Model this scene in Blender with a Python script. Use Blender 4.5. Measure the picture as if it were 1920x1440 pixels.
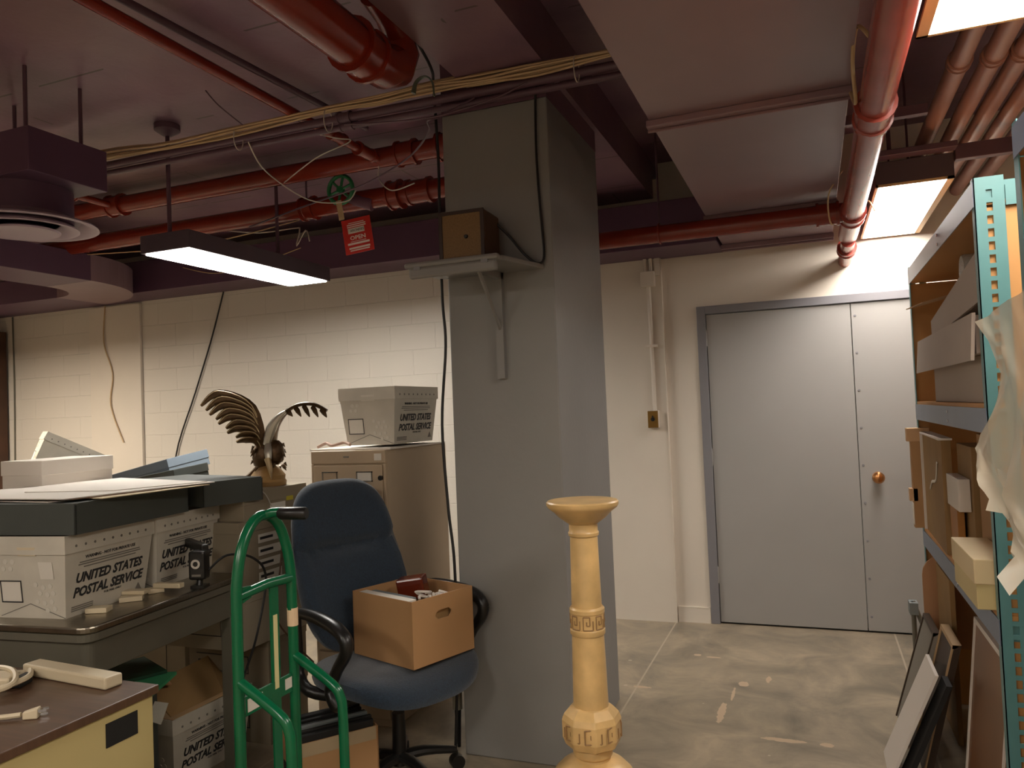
import bpy, bmesh, math, random
from mathutils import Vector, Matrix
random.seed(7)
for o in list(bpy.data.objects): bpy.data.objects.remove(o)
S = bpy.context.scene
COL = S.collection
# ---------------------------------------------------------------- camera
def make_camera():
    yaw, pit, rol = map(math.radians, (21.335, 1.979, -2.333))
    f = Vector((-math.sin(yaw)*math.cos(pit), math.cos(yaw)*math.cos(pit), math.sin(pit)))
    r = Vector((math.cos(yaw), math.sin(yaw), 0)); u = r.cross(f)
    r2 = r*math.cos(rol)+u*math.sin(rol); u2 = u*math.cos(rol)-r*math.sin(rol)
    m = Matrix((r2, u2, -f)).transposed().to_4x4(); m.translation = Vector((0, 0, 1.5))
    cd = bpy.data.cameras.new('camera'); cd.sensor_width = 36; cd.lens = 1442*36/1920; cd.clip_start = .02
    c = bpy.data.objects.new('camera', cd); c.matrix_world = m; COL.objects.link(c); S.camera = c
make_camera()
# ---------------------------------------------------------------- world + exposure
w = bpy.data.worlds.new('world'); S.world = w; w.use_nodes = True
w.node_tree.nodes['Background'].inputs[0].default_value = (1, .85, .7, 1)
w.node_tree.nodes['Background'].inputs[1].default_value = 0.02
S.view_settings.view_transform = 'Standard'; S.view_settings.look = 'None'
S.view_settings.gamma = 1; S.view_settings.use_curve_mapping = False
S.view_settings.exposure = 2.0
LENS_NEAR = 4.4; LENS_DOOR = 7.6; LENS_LEFT = 12.0; LENS_REAR_FILL = 5.4; LENS_FAR = 16.0

# ---------------------------------------------------------------- materials
def lin(c):
    c /= 255.0
    return c/12.92 if c <= .04045 else ((c+.055)/1.055)**2.4
def rgb(c): return (lin(c[0]), lin(c[1]), lin(c[2]), 1)
MATS = {}
def M(name, c, rough=.6, metal=0, noise=0, scale=6, bump=0, bscale=60, stretch=None, spec=None, trans=0, sheen=0):
    if name in MATS: return MATS[name]
    m = bpy.data.materials.new(name); m.use_nodes = True; nt = m.node_tree; b = nt.nodes['Principled BSDF']
    b.inputs['Roughness'].default_value = rough; b.inputs['Metallic'].default_value = metal
    b.inputs['Base Color'].default_value = rgb(c)
    if spec is not None: b.inputs['Specular IOR Level'].default_value = spec
    if trans: b.inputs['Transmission Weight'].default_value = trans
    if sheen: b.inputs['Sheen Weight'].default_value = sheen
    if noise or bump:
        tc = nt.nodes.new('ShaderNodeTexCoord'); mp = nt.nodes.new('ShaderNodeMapping')
        nt.links.new(tc.outputs['Object'], mp.inputs[0])
        if stretch: mp.inputs['Scale'].default_value = stretch
    if noise:
        n = nt.nodes.new('ShaderNodeTexNoise'); n.inputs['Scale'].default_value = scale; n.inputs['Detail'].default_value = 6
        nt.links.new(mp.outputs[0], n.inputs['Vector'])
        mr = nt.nodes.new('ShaderNodeMapRange'); mr.inputs[1].default_value = .3; mr.inputs[2].default_value = .7
        mr.inputs[3].default_value = 1-noise; mr.inputs[4].default_value = 1+noise
        nt.links.new(n.outputs[0], mr.inputs[0])
        mx = nt.nodes.new('ShaderNodeMix'); mx.data_type = 'RGBA'; mx.blend_type = 'MULTIPLY'; mx.inputs[0].default_value = 1
        mx.inputs[6].default_value = rgb(c); nt.links.new(mr.outputs[0], mx.inputs[7]); nt.links.new(mx.outputs[2], b.inputs['Base Color'])
    if bump:
        n2 = nt.nodes.new('ShaderNodeTexNoise'); n2.inputs['Scale'].default_value = bscale; n2.inputs['Detail'].default_value = 3
        nt.links.new(mp.outputs[0], n2.inputs['Vector'])
        bp = nt.nodes.new('ShaderNodeBump'); bp.inputs['Strength'].default_value = bump; bp.inputs['Distance'].default_value = .01
        nt.links.new(n2.outputs[0], bp.inputs['Height']); nt.links.new(bp.outputs[0], b.inputs['Normal'])
    MATS[name] = m; return m
def emit(name, c, s):
    m = bpy.data.materials.new(name); m.use_nodes = True; nt = m.node_tree; nt.nodes.clear()
    e = nt.nodes.new('ShaderNodeEmission'); e.inputs[0].default_value = c; e.inputs[1].default_value = s
    o = nt.nodes.new('ShaderNodeOutputMaterial'); nt.links.new(e.outputs[0], o.inputs[0]); return m

# ---------------------------------------------------------------- mesh builder
class B:
    def __init__(s): s.bm = bmesh.new()
    def hexa(s, v):
        vs = [s.bm.verts.new(p) for p in v]
        for f in ((0,3,2,1),(4,5,6,7),(0,1,5,4),(1,2,6,5),(2,3,7,6),(3,0,4,7)): s.bm.faces.new([vs[i] for i in f])
        return s
    def box(s, x0, y0, z0, x1, y1, z1):
        return s.hexa([(x0,y0,z0),(x1,y0,z0),(x1,y1,z0),(x0,y1,z0),(x0,y0,z1),(x1,y0,z1),(x1,y1,z1),(x0,y1,z1)])
    def obox(s, c, size, rz=0, rx=0, ry=0):
        m = Matrix.Translation(c) @ Matrix.Rotation(rz,4,'Z') @ Matrix.Rotation(ry,4,'Y') @ Matrix.Rotation(rx,4,'X')
        a, b_, d = size[0]/2, size[1]/2, size[2]/2
        return s.hexa([m @ Vector(p) for p in ((-a,-b_,-d),(a,-b_,-d),(a,b_,-d),(-a,b_,-d),(-a,-b_,d),(a,-b_,d),(a,b_,d),(-a,b_,d))])
    def prism(s, pts, z0, z1):
        lo = [s.bm.verts.new((x,y,z0)) for x,y in pts]; hi = [s.bm.verts.new((x,y,z1)) for x,y in pts]; n = len(pts)
        s.bm.faces.new(lo[::-1]); s.bm.faces.new(hi)
        for i in range(n): s.bm.faces.new((lo[i], lo[(i+1)%n], hi[(i+1)%n], hi[i]))
        return s
    def slab(s, pts, th):          # planar 3-D polygon with thickness vector th
        th = Vector(th); lo = [s.bm.verts.new(p) for p in pts]; hi = [s.bm.verts.new(Vector(p)+th) for p in pts]; n = len(pts)
        s.bm.faces.new(lo[::-1]); s.bm.faces.new(hi)
        for i in range(n): s.bm.faces.new((lo[i], lo[(i+1)%n], hi[(i+1)%n], hi[i]))
        return s
    def tube(s, pts, r, n=10, smooth=0, flat=None):
        P = [Vector(p) for p in pts]
        rs = list(r) if hasattr(r, '__len__') else [r]*len(P)
        if smooth:
            Q = []; R = []
            for i in range(len(P)-1):
                a = P[max(i-1,0)]; b_ = P[i]; c = P[i+1]; d = P[min(i+2,len(P)-1)]
                for k in range(smooth):
                    t = k/smooth
                    Q.append(.5*((2*b_)+(-a+c)*t+(2*a-5*b_+4*c-d)*t*t+(-a+3*b_-3*c+d)*t**3)); R.append(rs[i]*(1-t)+rs[i+1]*t)
            Q.append(P[-1]); R.append(rs[-1]); P, rs = Q, R
        rings = []; up = None
        for i, p in enumerate(P):
            t = (P[min(i+1,len(P)-1)]-P[max(i-1,0)]).normalized()
            if up is None:
                up = Vector((0,0,1)) if abs(t.z) < .9 else Vector((1,0,0))
            a = t.cross(up)
            if a.length < 1e-4: a = t.orthogonal()
            a.normalize(); b_ = a.cross(t).normalized(); up = b_
            fa, fb = flat if flat else (1, 1)
            rings.append([s.bm.verts.new(p+(a*math.cos(q)*fa+b_*math.sin(q)*fb)*rs[i]) for q in (2*math.pi*k/n for k in range(n))])
        for i in range(len(rings)-1):
            for k in range(n): s.bm.faces.new((rings[i][k], rings[i][(k+1)%n], rings[i+1][(k+1)%n], rings[i+1][k]))
        s.bm.faces.new(rings[0][::-1]); s.bm.faces.new(rings[-1]); return s
    def lathe(s, prof, c=(0,0,0), n=32, axis='z'):
        rings = []
        for r, z in prof:
            rr = max(r, 1e-4); ring = []
            for k in range(n):
                q = 2*math.pi*k/n; p = (rr*math.cos(q), rr*math.sin(q), z)
                if axis == 'x': p = (z, p[0], p[1])
                if axis == 'y': p = (p[0], z, p[1])
                ring.append(s.bm.verts.new((c[0]+p[0], c[1]+p[1], c[2]+p[2])))
            rings.append(ring)
        for i in range(len(rings)-1):
            for k in range(n): s.bm.faces.new((rings[i][k], rings[i][(k+1)%n], rings[i+1][(k+1)%n], rings[i+1][k]))
        s.bm.faces.new(rings[0][::-1]); s.bm.faces.new(rings[-1]); return s
    def grid(s, fn, nu, nv, th=0, closed_u=False):
        V = [[s.bm.verts.new(fn(i/nu, j/nv)) for j in range(nv+1)] for i in range(nu if closed_u else nu+1)]
        m = len(V)
        for i in range(nu):
            for j in range(nv): s.bm.faces.new((V[i][j], V[(i+1)%m][j], V[(i+1)%m][j+1], V[i][j+1]))
        if th:
            bmesh.ops.recalc_face_normals(s.bm, faces=s.bm.faces)
            bmesh.ops.solidify(s.bm, geom=list(s.bm.faces), thickness=th)
        return s
    def build(s, name, mat, parent=None, smooth=False, bevel=0, seg=2):
        bmesh.ops.recalc_face_normals(s.bm, faces=s.bm.faces)
        me = bpy.data.meshes.new(name); s.bm.to_mesh(me); s.bm.free()
        o = bpy.data.objects.new(name, me); COL.objects.link(o); me.materials.append(mat)
        if smooth:
            for p in me.polygons: p.use_smooth = True
            try: me.set_sharp_from_angle(angle=math.radians(35))
            except Exception: pass
        if bevel:
            b = o.modifiers.new('bevel', 'BEVEL'); b.width = bevel; b.segments = seg; b.limit_method = 'ANGLE'; b.angle_limit = math.radians(40)
        if parent: o.parent = parent
        return o
def arc(cx, cy, r, a0, a1, n=10): return [(cx+r*math.cos(a0+(a1-a0)*i/n), cy+r*math.sin(a0+(a1-a0)*i/n)) for i in range(n+1)]
def rrect(x0, y0, x1, y1, r, n=5):
    p = []
    for cx, cy, a in ((x1-r,y0+r,-90),(x1-r,y1-r,0),(x0+r,y1-r,90),(x0+r,y0+r,180)): p += arc(cx, cy, r, math.radians(a), math.radians(a+90), n)
    return p
def tag(o, label, cat, group=None, kind=None):
    o['label'] = label; o['category'] = cat
    if group: o['group'] = group
    if kind: o['kind'] = kind
    return o
def thing(name, label, cat, loc=(0,0,0), rz=0, group=None):
    o = bpy.data.objects.new(name, None); COL.objects.link(o); o.location = loc; o.rotation_euler = (0,0,rz); o.empty_display_size = .1
    return tag(o, label, cat, group)
def struct(o): o['kind'] = 'structure'; return o
def text(b, s, size, org, u, v, shear=0, bold=0, align='LEFT', sx=1):
    cu = bpy.data.curves.new('t', 'FONT'); cu.body = s; cu.size = size; cu.shear = shear; cu.offset = bold; cu.align_x = align; cu.extrude = .0003
    cu.resolution_u = 2
    ob = bpy.data.objects.new('t', cu); COL.objects.link(ob)
    dg = bpy.context.evaluated_depsgraph_get(); me = bpy.data.meshes.new_from_object(ob.evaluated_get(dg))
    u = Vector(u).normalized(); v = Vector(v).normalized(); n = u.cross(v)
    m = Matrix((u*sx, v, n)).transposed().to_4x4(); m.translation = Vector(org)
    me.transform(m); b.bm.from_mesh(me)
    bpy.data.objects.remove(ob); bpy.data.curves.remove(cu); bpy.data.meshes.remove(me)
    return b
PI = math.pi; R = math.radians

# ---------------------------------------------------------------- palette
m_ceil = M('purple_ceiling_paint', (124,92,108), .4, noise=.3, scale=1.8, bump=.15, bscale=25)
m_beam = M('purple_beam_paint', (116,84,98), .42, noise=.12, scale=3)
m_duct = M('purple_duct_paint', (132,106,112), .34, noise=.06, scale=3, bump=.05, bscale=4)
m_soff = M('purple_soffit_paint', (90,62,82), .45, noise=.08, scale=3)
m_diff = M('diffuser_paint', (150,130,140), .4)
m_red = M('red_pipe_paint', (124,38,22), .24, noise=.1, scale=8)
m_redp = M('faded_red_pipe_paint', (148,66,56), .24, noise=.15, scale=5)
m_cond = M('purple_conduit_paint', (92,66,78), .4)
m_pinkpipe = M('dull_pink_pipe_paint', (158,118,108), .36, noise=.08, scale=6)
m_white = M('white_wall_paint', (214,204,190), .5, noise=.03, scale=2, bump=.05, bscale=30)
m_grey = M('grey_column_paint', (132,130,127), .45, noise=.06, scale=2, bump=.08, bscale=30)
m_door = M('grey_blue_door_paint', (153,150,146), .42, noise=.03, scale=2)
m_frame = M('grey_door_frame_paint', (122,120,124), .4)
m_teal = M('teal_shelf_paint', (88,136,138), .38, noise=.06, scale=9)
m_beam_s = M('sheen_on_teal_beam', (118,130,150), .35, noise=.05)  # teal paint with its silvery reflection put into the colour
m_black = M('black_plastic', (22,21,20), .35)
m_blackm = M('matt_black', (18,17,17), .7)
m_fab = M('blue_chair_fabric', (30,45,60), .95, noise=.25, scale=120, bump=.4, bscale=300, sheen=.3)
m_kraft = M('kraft_cardboard', (170,130,88), .75, noise=.05, scale=4)
m_kraft2 = M('dull_kraft_cardboard', (150,118,76), .8, noise=.1, scale=5)
m_green = M('green_truck_enamel', (6,96,60), .22, noise=.05)
m_wheelg = M('green_wheel_paint', (28,110,64), .4)
m_steel = M('brushed_steel', (150,142,128), .3, 1, noise=.15, scale=12, stretch=(1,12,1))
m_tabpaint = M('grey_table_paint', (96,92,80), .4, noise=.08)
m_cab = M('putty_cabinet_paint', (176,156,130), .45, noise=.03)
m_tub = M('white_corrugated_plastic', (196,190,176), .5, noise=.07, scale=9)
m_print = M('dark_printed_ink', (40,40,42), .6)
m_print2 = M('faint_printed_ink', (120,116,108), .6)
m_lbl = M('white_paper_label', (214,208,196), .7)
m_board = M('grey_archival_board', (116,122,122), .7, noise=.05)
m_boardd = M('dark_grey_archival_board', (66,70,66), .7, noise=.08)
m_paper = M('white_board', (222,214,204), .7)
m_wood = M('brown_wood_veneer', (86,62,46), .35, noise=.18, scale=5, stretch=(1,14,1))
m_beige = M('beige_enamel', (186,170,118), .45)
m_cord = M('beige_cord_vinyl', (205,190,160), .5)
m_cable = M('tan_cable_sheath', (188,160,122), .5)
m_dk = M('black_cable_sheath', (20,18,18), .5)
m_lt = M('white_thin_wire', (190,180,168), .5)
m_gold = M('polished_brass', (196,140,92), .22, 1)
m_brass = M('dull_brass', (140,106,52), .4, .8)
m_onyx = M('honey_onyx_stone', (214,178,120), .32, noise=.2, scale=9, bump=.05, bscale=15)
m_groove = M('darker_carving_lines', (150,116,76), .6)  # darker tone for the carved key lines
m_orange = M('orange_hardboard', (194,142,84), .6, noise=.05, scale=3)
m_chrome = M('chrome', (200,200,200), .15, 1)
m_tan = M('tan_frame_paint', (214,180,130), .5)

# ---------------------------------------------------------------- setting
def floor_mat():
    m = bpy.data.materials.new('polished_concrete'); m.use_nodes = True; nt = m.node_tree; N = nt.nodes; L = nt.links; b = N['Principled BSDF']
    tc = N.new('ShaderNodeTexCoord'); sp = N.new('ShaderNodeSeparateXYZ'); L.new(tc.outputs['Object'], sp.inputs[0])
    n1 = N.new('ShaderNodeTexNoise'); n1.inputs['Scale'].default_value = 2.8; n1.inputs['Detail'].default_value = 9; n1.inputs['Roughness'].default_value = .65; n1.inputs['Distortion'].default_value = .8
    L.new(tc.outputs['Object'], n1.inputs['Vector'])
    cr = N.new('ShaderNodeValToRGB'); e = cr.color_ramp.elements
    e[0].position = .32; e[0].color = rgb((112,104,91)); e[1].position = .68; e[1].color = rgb((172,156,132))
    L.new(n1.outputs[0], cr.inputs[0])
    def math_(op, a, b_=None, c=None):
        q = N.new('ShaderNodeMath'); q.operation = op
        for i, x in enumerate((a, b_, c)):
            if x is None: continue
            if isinstance(x, (int, float)): q.inputs[i].default_value = x
            else: L.new(x, q.inputs[i])
        return q.outputs[0]
    def mixc(fac, base, col):
        q = N.new('ShaderNodeMix'); q.data_type = 'RGBA'; L.new(fac, q.inputs[0]); L.new(base, q.inputs[6]); q.inputs[7].default_value = rgb(col); return q.outputs[2]
    X, Y = sp.outputs[0], sp.outputs[1]
    col = cr.outputs[0]
    # fine streaks
    n3 = N.new('ShaderNodeTexNoise'); n3.inputs['Scale'].default_value = 14; n3.inputs['Detail'].default_value = 8
    mp = N.new('ShaderNodeMapping'); mp.inputs['Scale'].default_value = (1, 2.6, 1); L.new(tc.outputs['Object'], mp.inputs[0]); L.new(mp.outputs[0], n3.inputs['Vector'])
    st = math_('MULTIPLY', math_('SUBTRACT', n3.outputs[0], .52), 2.2); st = math_('MAXIMUM', st, 0)
    col = mixc(math_('MULTIPLY', st, .7), col, (126,114,98))
    # chips: ellipses with noisy borders
    n2 = N.new('ShaderNodeTexNoise'); n2.inputs['Scale'].default_value = 26; n2.inputs['Detail'].default_value = 5; L.new(tc.outputs['Object'], n2.inputs['Vector'])
    nz = math_('MULTIPLY', math_('SUBTRACT', n2.outputs[0], .5), 2.4)
    for (cx, cy, rx, ry) in FLOOR_CHIPS:
        dx = math_('DIVIDE', math_('SUBTRACT', X, cx), rx); dy = math_('DIVIDE', math_('SUBTRACT', Y, cy), ry)
        d = math_('ADD', math_('ADD', math_('MULTIPLY', dx, dx), math_('MULTIPLY', dy, dy)), nz)
        col = mixc(math_('LESS_THAN', d, .9), col, (190,166,138))
    # scattered specks
    vo = N.new('ShaderNodeTexVoronoi'); vo.inputs['Scale'].default_value = 5; L.new(tc.outputs['Object'], vo.inputs['Vector'])
    col = mixc(math_('MULTIPLY', math_('LESS_THAN', vo.outputs['Distance'], .055), .6), col, (196,184,164))
    for x0 in (-.955, .40, -2.31, 1.75):
        d = math_('ABSOLUTE', math_('SUBTRACT', X, x0)); col = mixc(math_('MULTIPLY', math_('LESS_THAN', d, .005), .75), col, (182,168,148))
    for y0 in (1.2,):
        d = math_('ABSOLUTE', math_('SUBTRACT', Y, y0)); col = mixc(math_('MULTIPLY', math_('LESS_THAN', d, .005), .75), col, (182,168,148))
    L.new(col, b.inputs['Base Color']); b.inputs['Roughness'].default_value = .33
    mr = math_('MULTIPLY_ADD', n1.outputs[0], .3, .2); L.new(mr, b.inputs['Roughness'])
    return m
FLOOR_CHIPS = [(-.42,4.28,.03,.035),(-.49,3.87,.02,.13),(-.46,4.12,.008,.1),(-.2,3.62,.1,.02),(-.3,4.38,.015,.05),(-.93,4.1,.06,.015),(-.02,3.62,.03,.02),(.25,3.5,.015,.015),(-.72,4.7,.02,.02),(-.62,4.68,.05,.012)]
def block_mat():
    m = bpy.data.materials.new('painted_block_wall'); m.use_nodes = True; nt = m.node_tree; N = nt.nodes; L = nt.links; b = N['Principled BSDF']
    tc = N.new('ShaderNodeTexCoord'); sp = N.new('ShaderNodeSeparateXYZ'); cb = N.new('ShaderNodeCombineXYZ')
    L.new(tc.outputs['Object'], sp.inputs[0]); L.new(sp.outputs[0], cb.inputs[0]); L.new(sp.outputs[2], cb.inputs[1])
    mp = N.new('ShaderNodeMapping'); mp.inputs['Location'].default_value = (.1, .015, 0); L.new(cb.outputs[0], mp.inputs[0])
    br = N.new('ShaderNodeTexBrick'); br.offset = .5; br.inputs['Scale'].default_value = 1; br.inputs['Brick Width'].default_value = .406; br.inputs['Row Height'].default_value = .203
    br.inputs['Mortar Size'].default_value = .004; br.inputs['Mortar Smooth'].default_value = .6
    L.new(mp.outputs[0], br.inputs['Vector'])
    n = N.new('ShaderNodeTexNoise'); n.inputs['Scale'].default_value = 45; L.new(tc.outputs['Object'], n.inputs['Vector'])
    ad = N.new('ShaderNodeMath'); ad.operation = 'MULTIPLY_ADD'; L.new(n.outputs[0], ad.inputs[0]); ad.inputs[1].default_value = .25
    iv = N.new('ShaderNodeMath'); iv.operation = 'SUBTRACT'; iv.inputs[0].default_value = 1; L.new(br.outputs['Fac'], iv.inputs[1]); L.new(iv.outputs[0], ad.inputs[2])
    bp = N.new('ShaderNodeBump'); bp.inputs['Strength'].default_value = .55; bp.inputs['Distance'].default_value = .006; L.new(ad.outputs[0], bp.inputs['Height']); L.new(bp.outputs[0], b.inputs['Normal'])
    b.inputs['Base Color'].default_value = rgb((212,204,192)); b.inputs['Roughness'].default_value = .5
    return m
m_block = block_mat()
struct(B().box(-8.7,-3.1,-.1, 2.1,5.7,0).build('floor', floor_mat()))
def add_boards(m):
    nt = m.node_tree; N = nt.nodes; L = nt.links; b = N['Principled BSDF']
    src = b.inputs['Base Color'].links[0].from_socket
    tc = N.new('ShaderNodeTexCoord'); br = N.new('ShaderNodeTexBrick'); br.inputs['Scale'].default_value = 1; br.inputs['Brick Width'].default_value = 2.4; br.inputs['Row Height'].default_value = .62
    br.inputs['Mortar Size'].default_value = .006; br.inputs['Mortar Smooth'].default_value = .2
    ns = N.new('ShaderNodeTexNoise'); ns.inputs['Scale'].default_value = 3; L.new(tc.outputs['Object'], ns.inputs['Vector']); L.new(tc.outputs['Object'], br.inputs['Vector'])
    gt = N.new('ShaderNodeMath'); gt.operation = 'GREATER_THAN'; L.new(ns.outputs[0], gt.inputs[0]); gt.inputs[1].default_value = .52
    mu = N.new('ShaderNodeMath'); mu.operation = 'MULTIPLY'; L.new(gt.outputs[0], mu.inputs[0]); L.new(br.outputs['Fac'], mu.inputs[1])
    mx = N.new('ShaderNodeMix'); mx.data_type = 'RGBA'; L.new(mu.outputs[0], mx.inputs[0]); L.new(src, mx.inputs[6]); mx.inputs[7].default_value = rgb((78,56,60))
    n2 = N.new('ShaderNodeTexNoise'); n2.inputs['Scale'].default_value = .9; n2.inputs['Detail'].default_value = 4; L.new(tc.outputs['Object'], n2.inputs['Vector'])
    mr = N.new('ShaderNodeMapRange'); mr.inputs[1].default_value = .5; mr.inputs[2].default_value = .75; L.new(n2.outputs[0], mr.inputs[0]); mr.inputs[4].default_value = .6
    m2 = N.new('ShaderNodeMix'); m2.data_type = 'RGBA'; L.new(mr.outputs[0], m2.inputs[0]); L.new(mx.outputs[2], m2.inputs[6]); m2.inputs[7].default_value = rgb((140,122,104))
    L.new(m2.outputs[2], b.inputs['Base Color'])
add_boards(m_ceil)
cb = B().box(-8.7,-3.1,3.08, -1.37,5.7,3.4)
cb.box(-1.37,-3.1,2.945, -.975,5.7,3.4); cb.box(-.975,-3.1,3.2, 2.1,5.7,3.4)
struct(cb.build('ceiling', m_ceil))
struct(B().box(-8.7,5.4,0, -1.6,5.7,3.08).build('wall_back', m_block))
struct(B().box(-1.6,5.36,0, -.946,5.7,3.08).build('wall_middle', m_white))
wd = B().box(-.946,5.4,0, -.72,5.7,3.2).box(-.72,5.4,2.16, 1.2,5.7,3.2).box(1.2,5.4,0, 2.1,5.7,3.2)
struct(wd.build('wall_door', m_white))
struct(B().box(-8.9,-3.1,0,-8.7,5.7,3.4).build('wall_left', m_white))
struct(B().box(2.1,-3.1,0,2.3,5.7,3.4).build('wall_right', m_white))
struct(B().box(-8.7,-3.3,0,2.1,-3.1,3.4).build('wall_front', m_white))
struct(B().box(-.94,5.386,0,-.722,5.4,.1).box(-.94,5.384,.1,-.722,5.4,.106).build('baseboard_door', m_white))
struct(B().box(-6.42,5.372,0,-5.78,5.4,2.64).build('trim_1', m_white, bevel=.004))
# grey column (two tone faces come from the light only)
struct(B().box(-1.5,3.1,0,-1.0,3.9,2.84).build('column', m_grey, bevel=.006))
struct(B().box(-1.5,3.1,2.84,-1.0,3.9,3.08).build('column_head', m_beam))
# door frame and doors
fr = B().box(-.72,5.38,0,-.662,5.44,2.16).box(-.662,5.38,2.105,1.14,5.44,2.16).box(1.14,5.38,0,1.2,5.44,2.16)
struct(fr.build('trim_2', m_frame, bevel=.003))
d1 = struct(B().box(-.658,5.40,.012,.248,5.44,2.1).build('door_1', m_door, bevel=.002))
for z in (1.94, 1.13, .33):
    B().tube([(-.665,5.392,z-.055),(-.665,5.392,z+.055)], .009).tube([(-.665,5.392,z-.065),(-.665,5.392,z+.065)], .005).build('hinge', m_door, d1, smooth=True)
d2 = struct(B().box(.253,5.40,.012,1.136,5.44,2.1).build('door_2', m_door, bevel=.002))
rv = B()
for i in range(9): rv.lathe([(.008,0),(.007,-.004),(0,-.005)], (.275,5.40,.1+i*.24), 10, 'y')
rv.build('rivet_row', m_frame, d2, smooth=True)
B().lathe([(.034,0),(.034,-.006),(.014,-.012),(.013,-.03),(.026,-.036),(.036,-.05),(.036,-.062),(.026,-.075),(.01,-.08)], (.356,5.40,.985), 24, 'y').build('door_knob', m_gold, d2, smooth=True)
struct(B().box(-.662,5.42,0,1.14,5.46,.012).build('door_gap_shade', m_blackm))  # black strip stands in for the shaded gap under the doors
struct(B().box(-.9485,5.352,0,-.9435,5.36,2.5).build('trim_4', m_white))
# soffit along the back wall and duct elbow
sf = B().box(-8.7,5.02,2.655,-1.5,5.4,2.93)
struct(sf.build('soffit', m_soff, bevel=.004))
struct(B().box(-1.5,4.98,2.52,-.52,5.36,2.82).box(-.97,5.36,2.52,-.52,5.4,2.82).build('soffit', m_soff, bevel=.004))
# ---------------------------------------------------------------- ducts
el = thing('duct_elbow', 'purple flat duct bending from straight run into left wall soffit', 'duct')
ox, ix, yc = -4.99, -5.46, 4.2
R2 = .87
outer = arc(ox-R2, yc, R2, 0, PI/2, 14); inner = arc(ox-R2, yc, R2-.47, PI/2, 0, 14)
pl = [(ox, 1.0)] + outer + [(-8.6, yc+R2)] + [(-8.6, yc+R2-.47)] + inner + [(ix, 1.0)]
# split into run, bend, return
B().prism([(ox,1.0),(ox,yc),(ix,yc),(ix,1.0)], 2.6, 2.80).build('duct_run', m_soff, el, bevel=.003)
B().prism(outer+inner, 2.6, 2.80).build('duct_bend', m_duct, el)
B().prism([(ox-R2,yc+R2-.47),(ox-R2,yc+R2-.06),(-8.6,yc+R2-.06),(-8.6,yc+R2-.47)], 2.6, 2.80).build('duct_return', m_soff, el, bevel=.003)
dt = thing('air_duct', 'wide purple sheet metal air duct with cross flanges, running to wall above grey door', 'duct')
B().box(-.505,-1.5,2.53,.165,5.4,2.82).build('duct_body', m_duct, dt, bevel=.003)
for y, z0 in ((.5,2.505),(2.79,2.505),(4.36,2.507),(5.22,2.5)):
    B().box(-.515,y-.035,z0,.17,y+.035,2.53).box(-.515,y-.003,z0-.012,.17,y+.003,z0).build('duct_flange', m_duct, dt, bevel=.003)
B().tube([(-.52,4.1,2.62),(-.52,4.1,2.9)], .006, 6).build('hanger_strap', m_duct, dt)

# ---------------------------------------------------------------- pipes
def pipe(name, label, pts, r, m, couplings=(), smooth=0, cat='pipe', group=None, n=18):
    t = thing(name, label, cat, group=group)
    B().tube(pts, r, n, smooth).build('pipe_run', m, t, smooth=True)
    for a, b_, rr in couplings:
        a = Vector(a); b_ = Vector(b_); d = (b_-a)
        B().tube([a, a+d*.12, a+d*.13, a+d*.87, a+d*.88, b_], [rr*1.12, rr*1.12, rr, rr, rr*1.12, rr*1.12], n).build('coupling', m, t, smooth=True)
    return t
pipe('water_pipe', 'upper of two red pipes running left behind hanging light, under beige cables', [(-6.2,3.8,2.975),(-1.51,3.8,2.975)], .056, m_red,
     [((-2.12,3.8,2.975),(-2.0,3.8,2.975),.066),((-1.86,3.8,2.975),(-1.74,3.8,2.975),.072),((-1.66,3.8,2.975),(-1.56,3.8,2.975),.07),((-4.32,3.8,2.975),(-4.2,3.8,2.975),.066)])
pipe('water_pipe', 'lower red pipe with round green valve wheel and red open sign hanging from it', [(-6.6,4.05,2.83),(-1.2,4.05,2.83)], .06, m_red,
     [((-2.96,4.05,2.83),(-2.86,4.05,2.83),.068),((-2.32,4.05,2.83),(-2.24,4.05,2.83),.08),((-2.2,4.05,2.83),(-2.04,4.05,2.83),.07),((-1.84,4.05,2.83),(-1.68,4.05,2.83),.068)])
pipe('sprinkler_pipe', 'thin red pipe crossing left ceiling diagonally towards upper red pipe', [(-2.23,-1,2.95),(-2.23,3.76,2.955)], .024, m_red, [((-2.23,3.3,2.955),(-2.23,3.42,2.955),.03),((-2.23,3.55,2.955),(-2.23,3.7,2.955),.034)])
pipe('sprinkler_pipe', 'short thin red branch pipe leaving upper red pipe behind purple diffuser box', [(-4.27,2.6,2.96),(-4.27,3.77,2.97)], .022, m_red, [((-4.27,3.4,2.965),(-4.27,3.5,2.966),.03)])
pipe('drain_pipe', 'thick glossy red pipe at top of picture ending in elbow near column top', [(-1.46,-1,2.82),(-1.46,2.40,2.82),(-1.455,2.52,2.825),(-1.45,2.60,2.86),(-1.44,2.63,2.92),(-1.43,2.59,2.985),(-1.415,2.5,3.01),(-1.395,2.36,3.02)], [.083,.083,.083,.083,.075,.062,.056,.056], m_red, [((-1.46,2.3,2.82),(-1.46,2.42,2.82),.09)])
pipe('water_pipe', 'horizontal red pipe between grey column and ceiling duct, above grey door', [(-1.7,4.25,2.445),(.232,4.25,2.44)], .049, m_red, [((.06,4.25,2.44),(.17,4.25,2.44),.056)])
pipe('drain_pipe', 'long faded pinkish red pipe hung beside ceiling lights, passing into door wall', [(.232,-1.2,2.43),(.232,4.82,2.43)], .052, m_redp, [((.232,2.68,2.43),(.232,2.84,2.43),.058),((.232,4.2,2.43),(.232,4.34,2.43),.058)])
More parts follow.
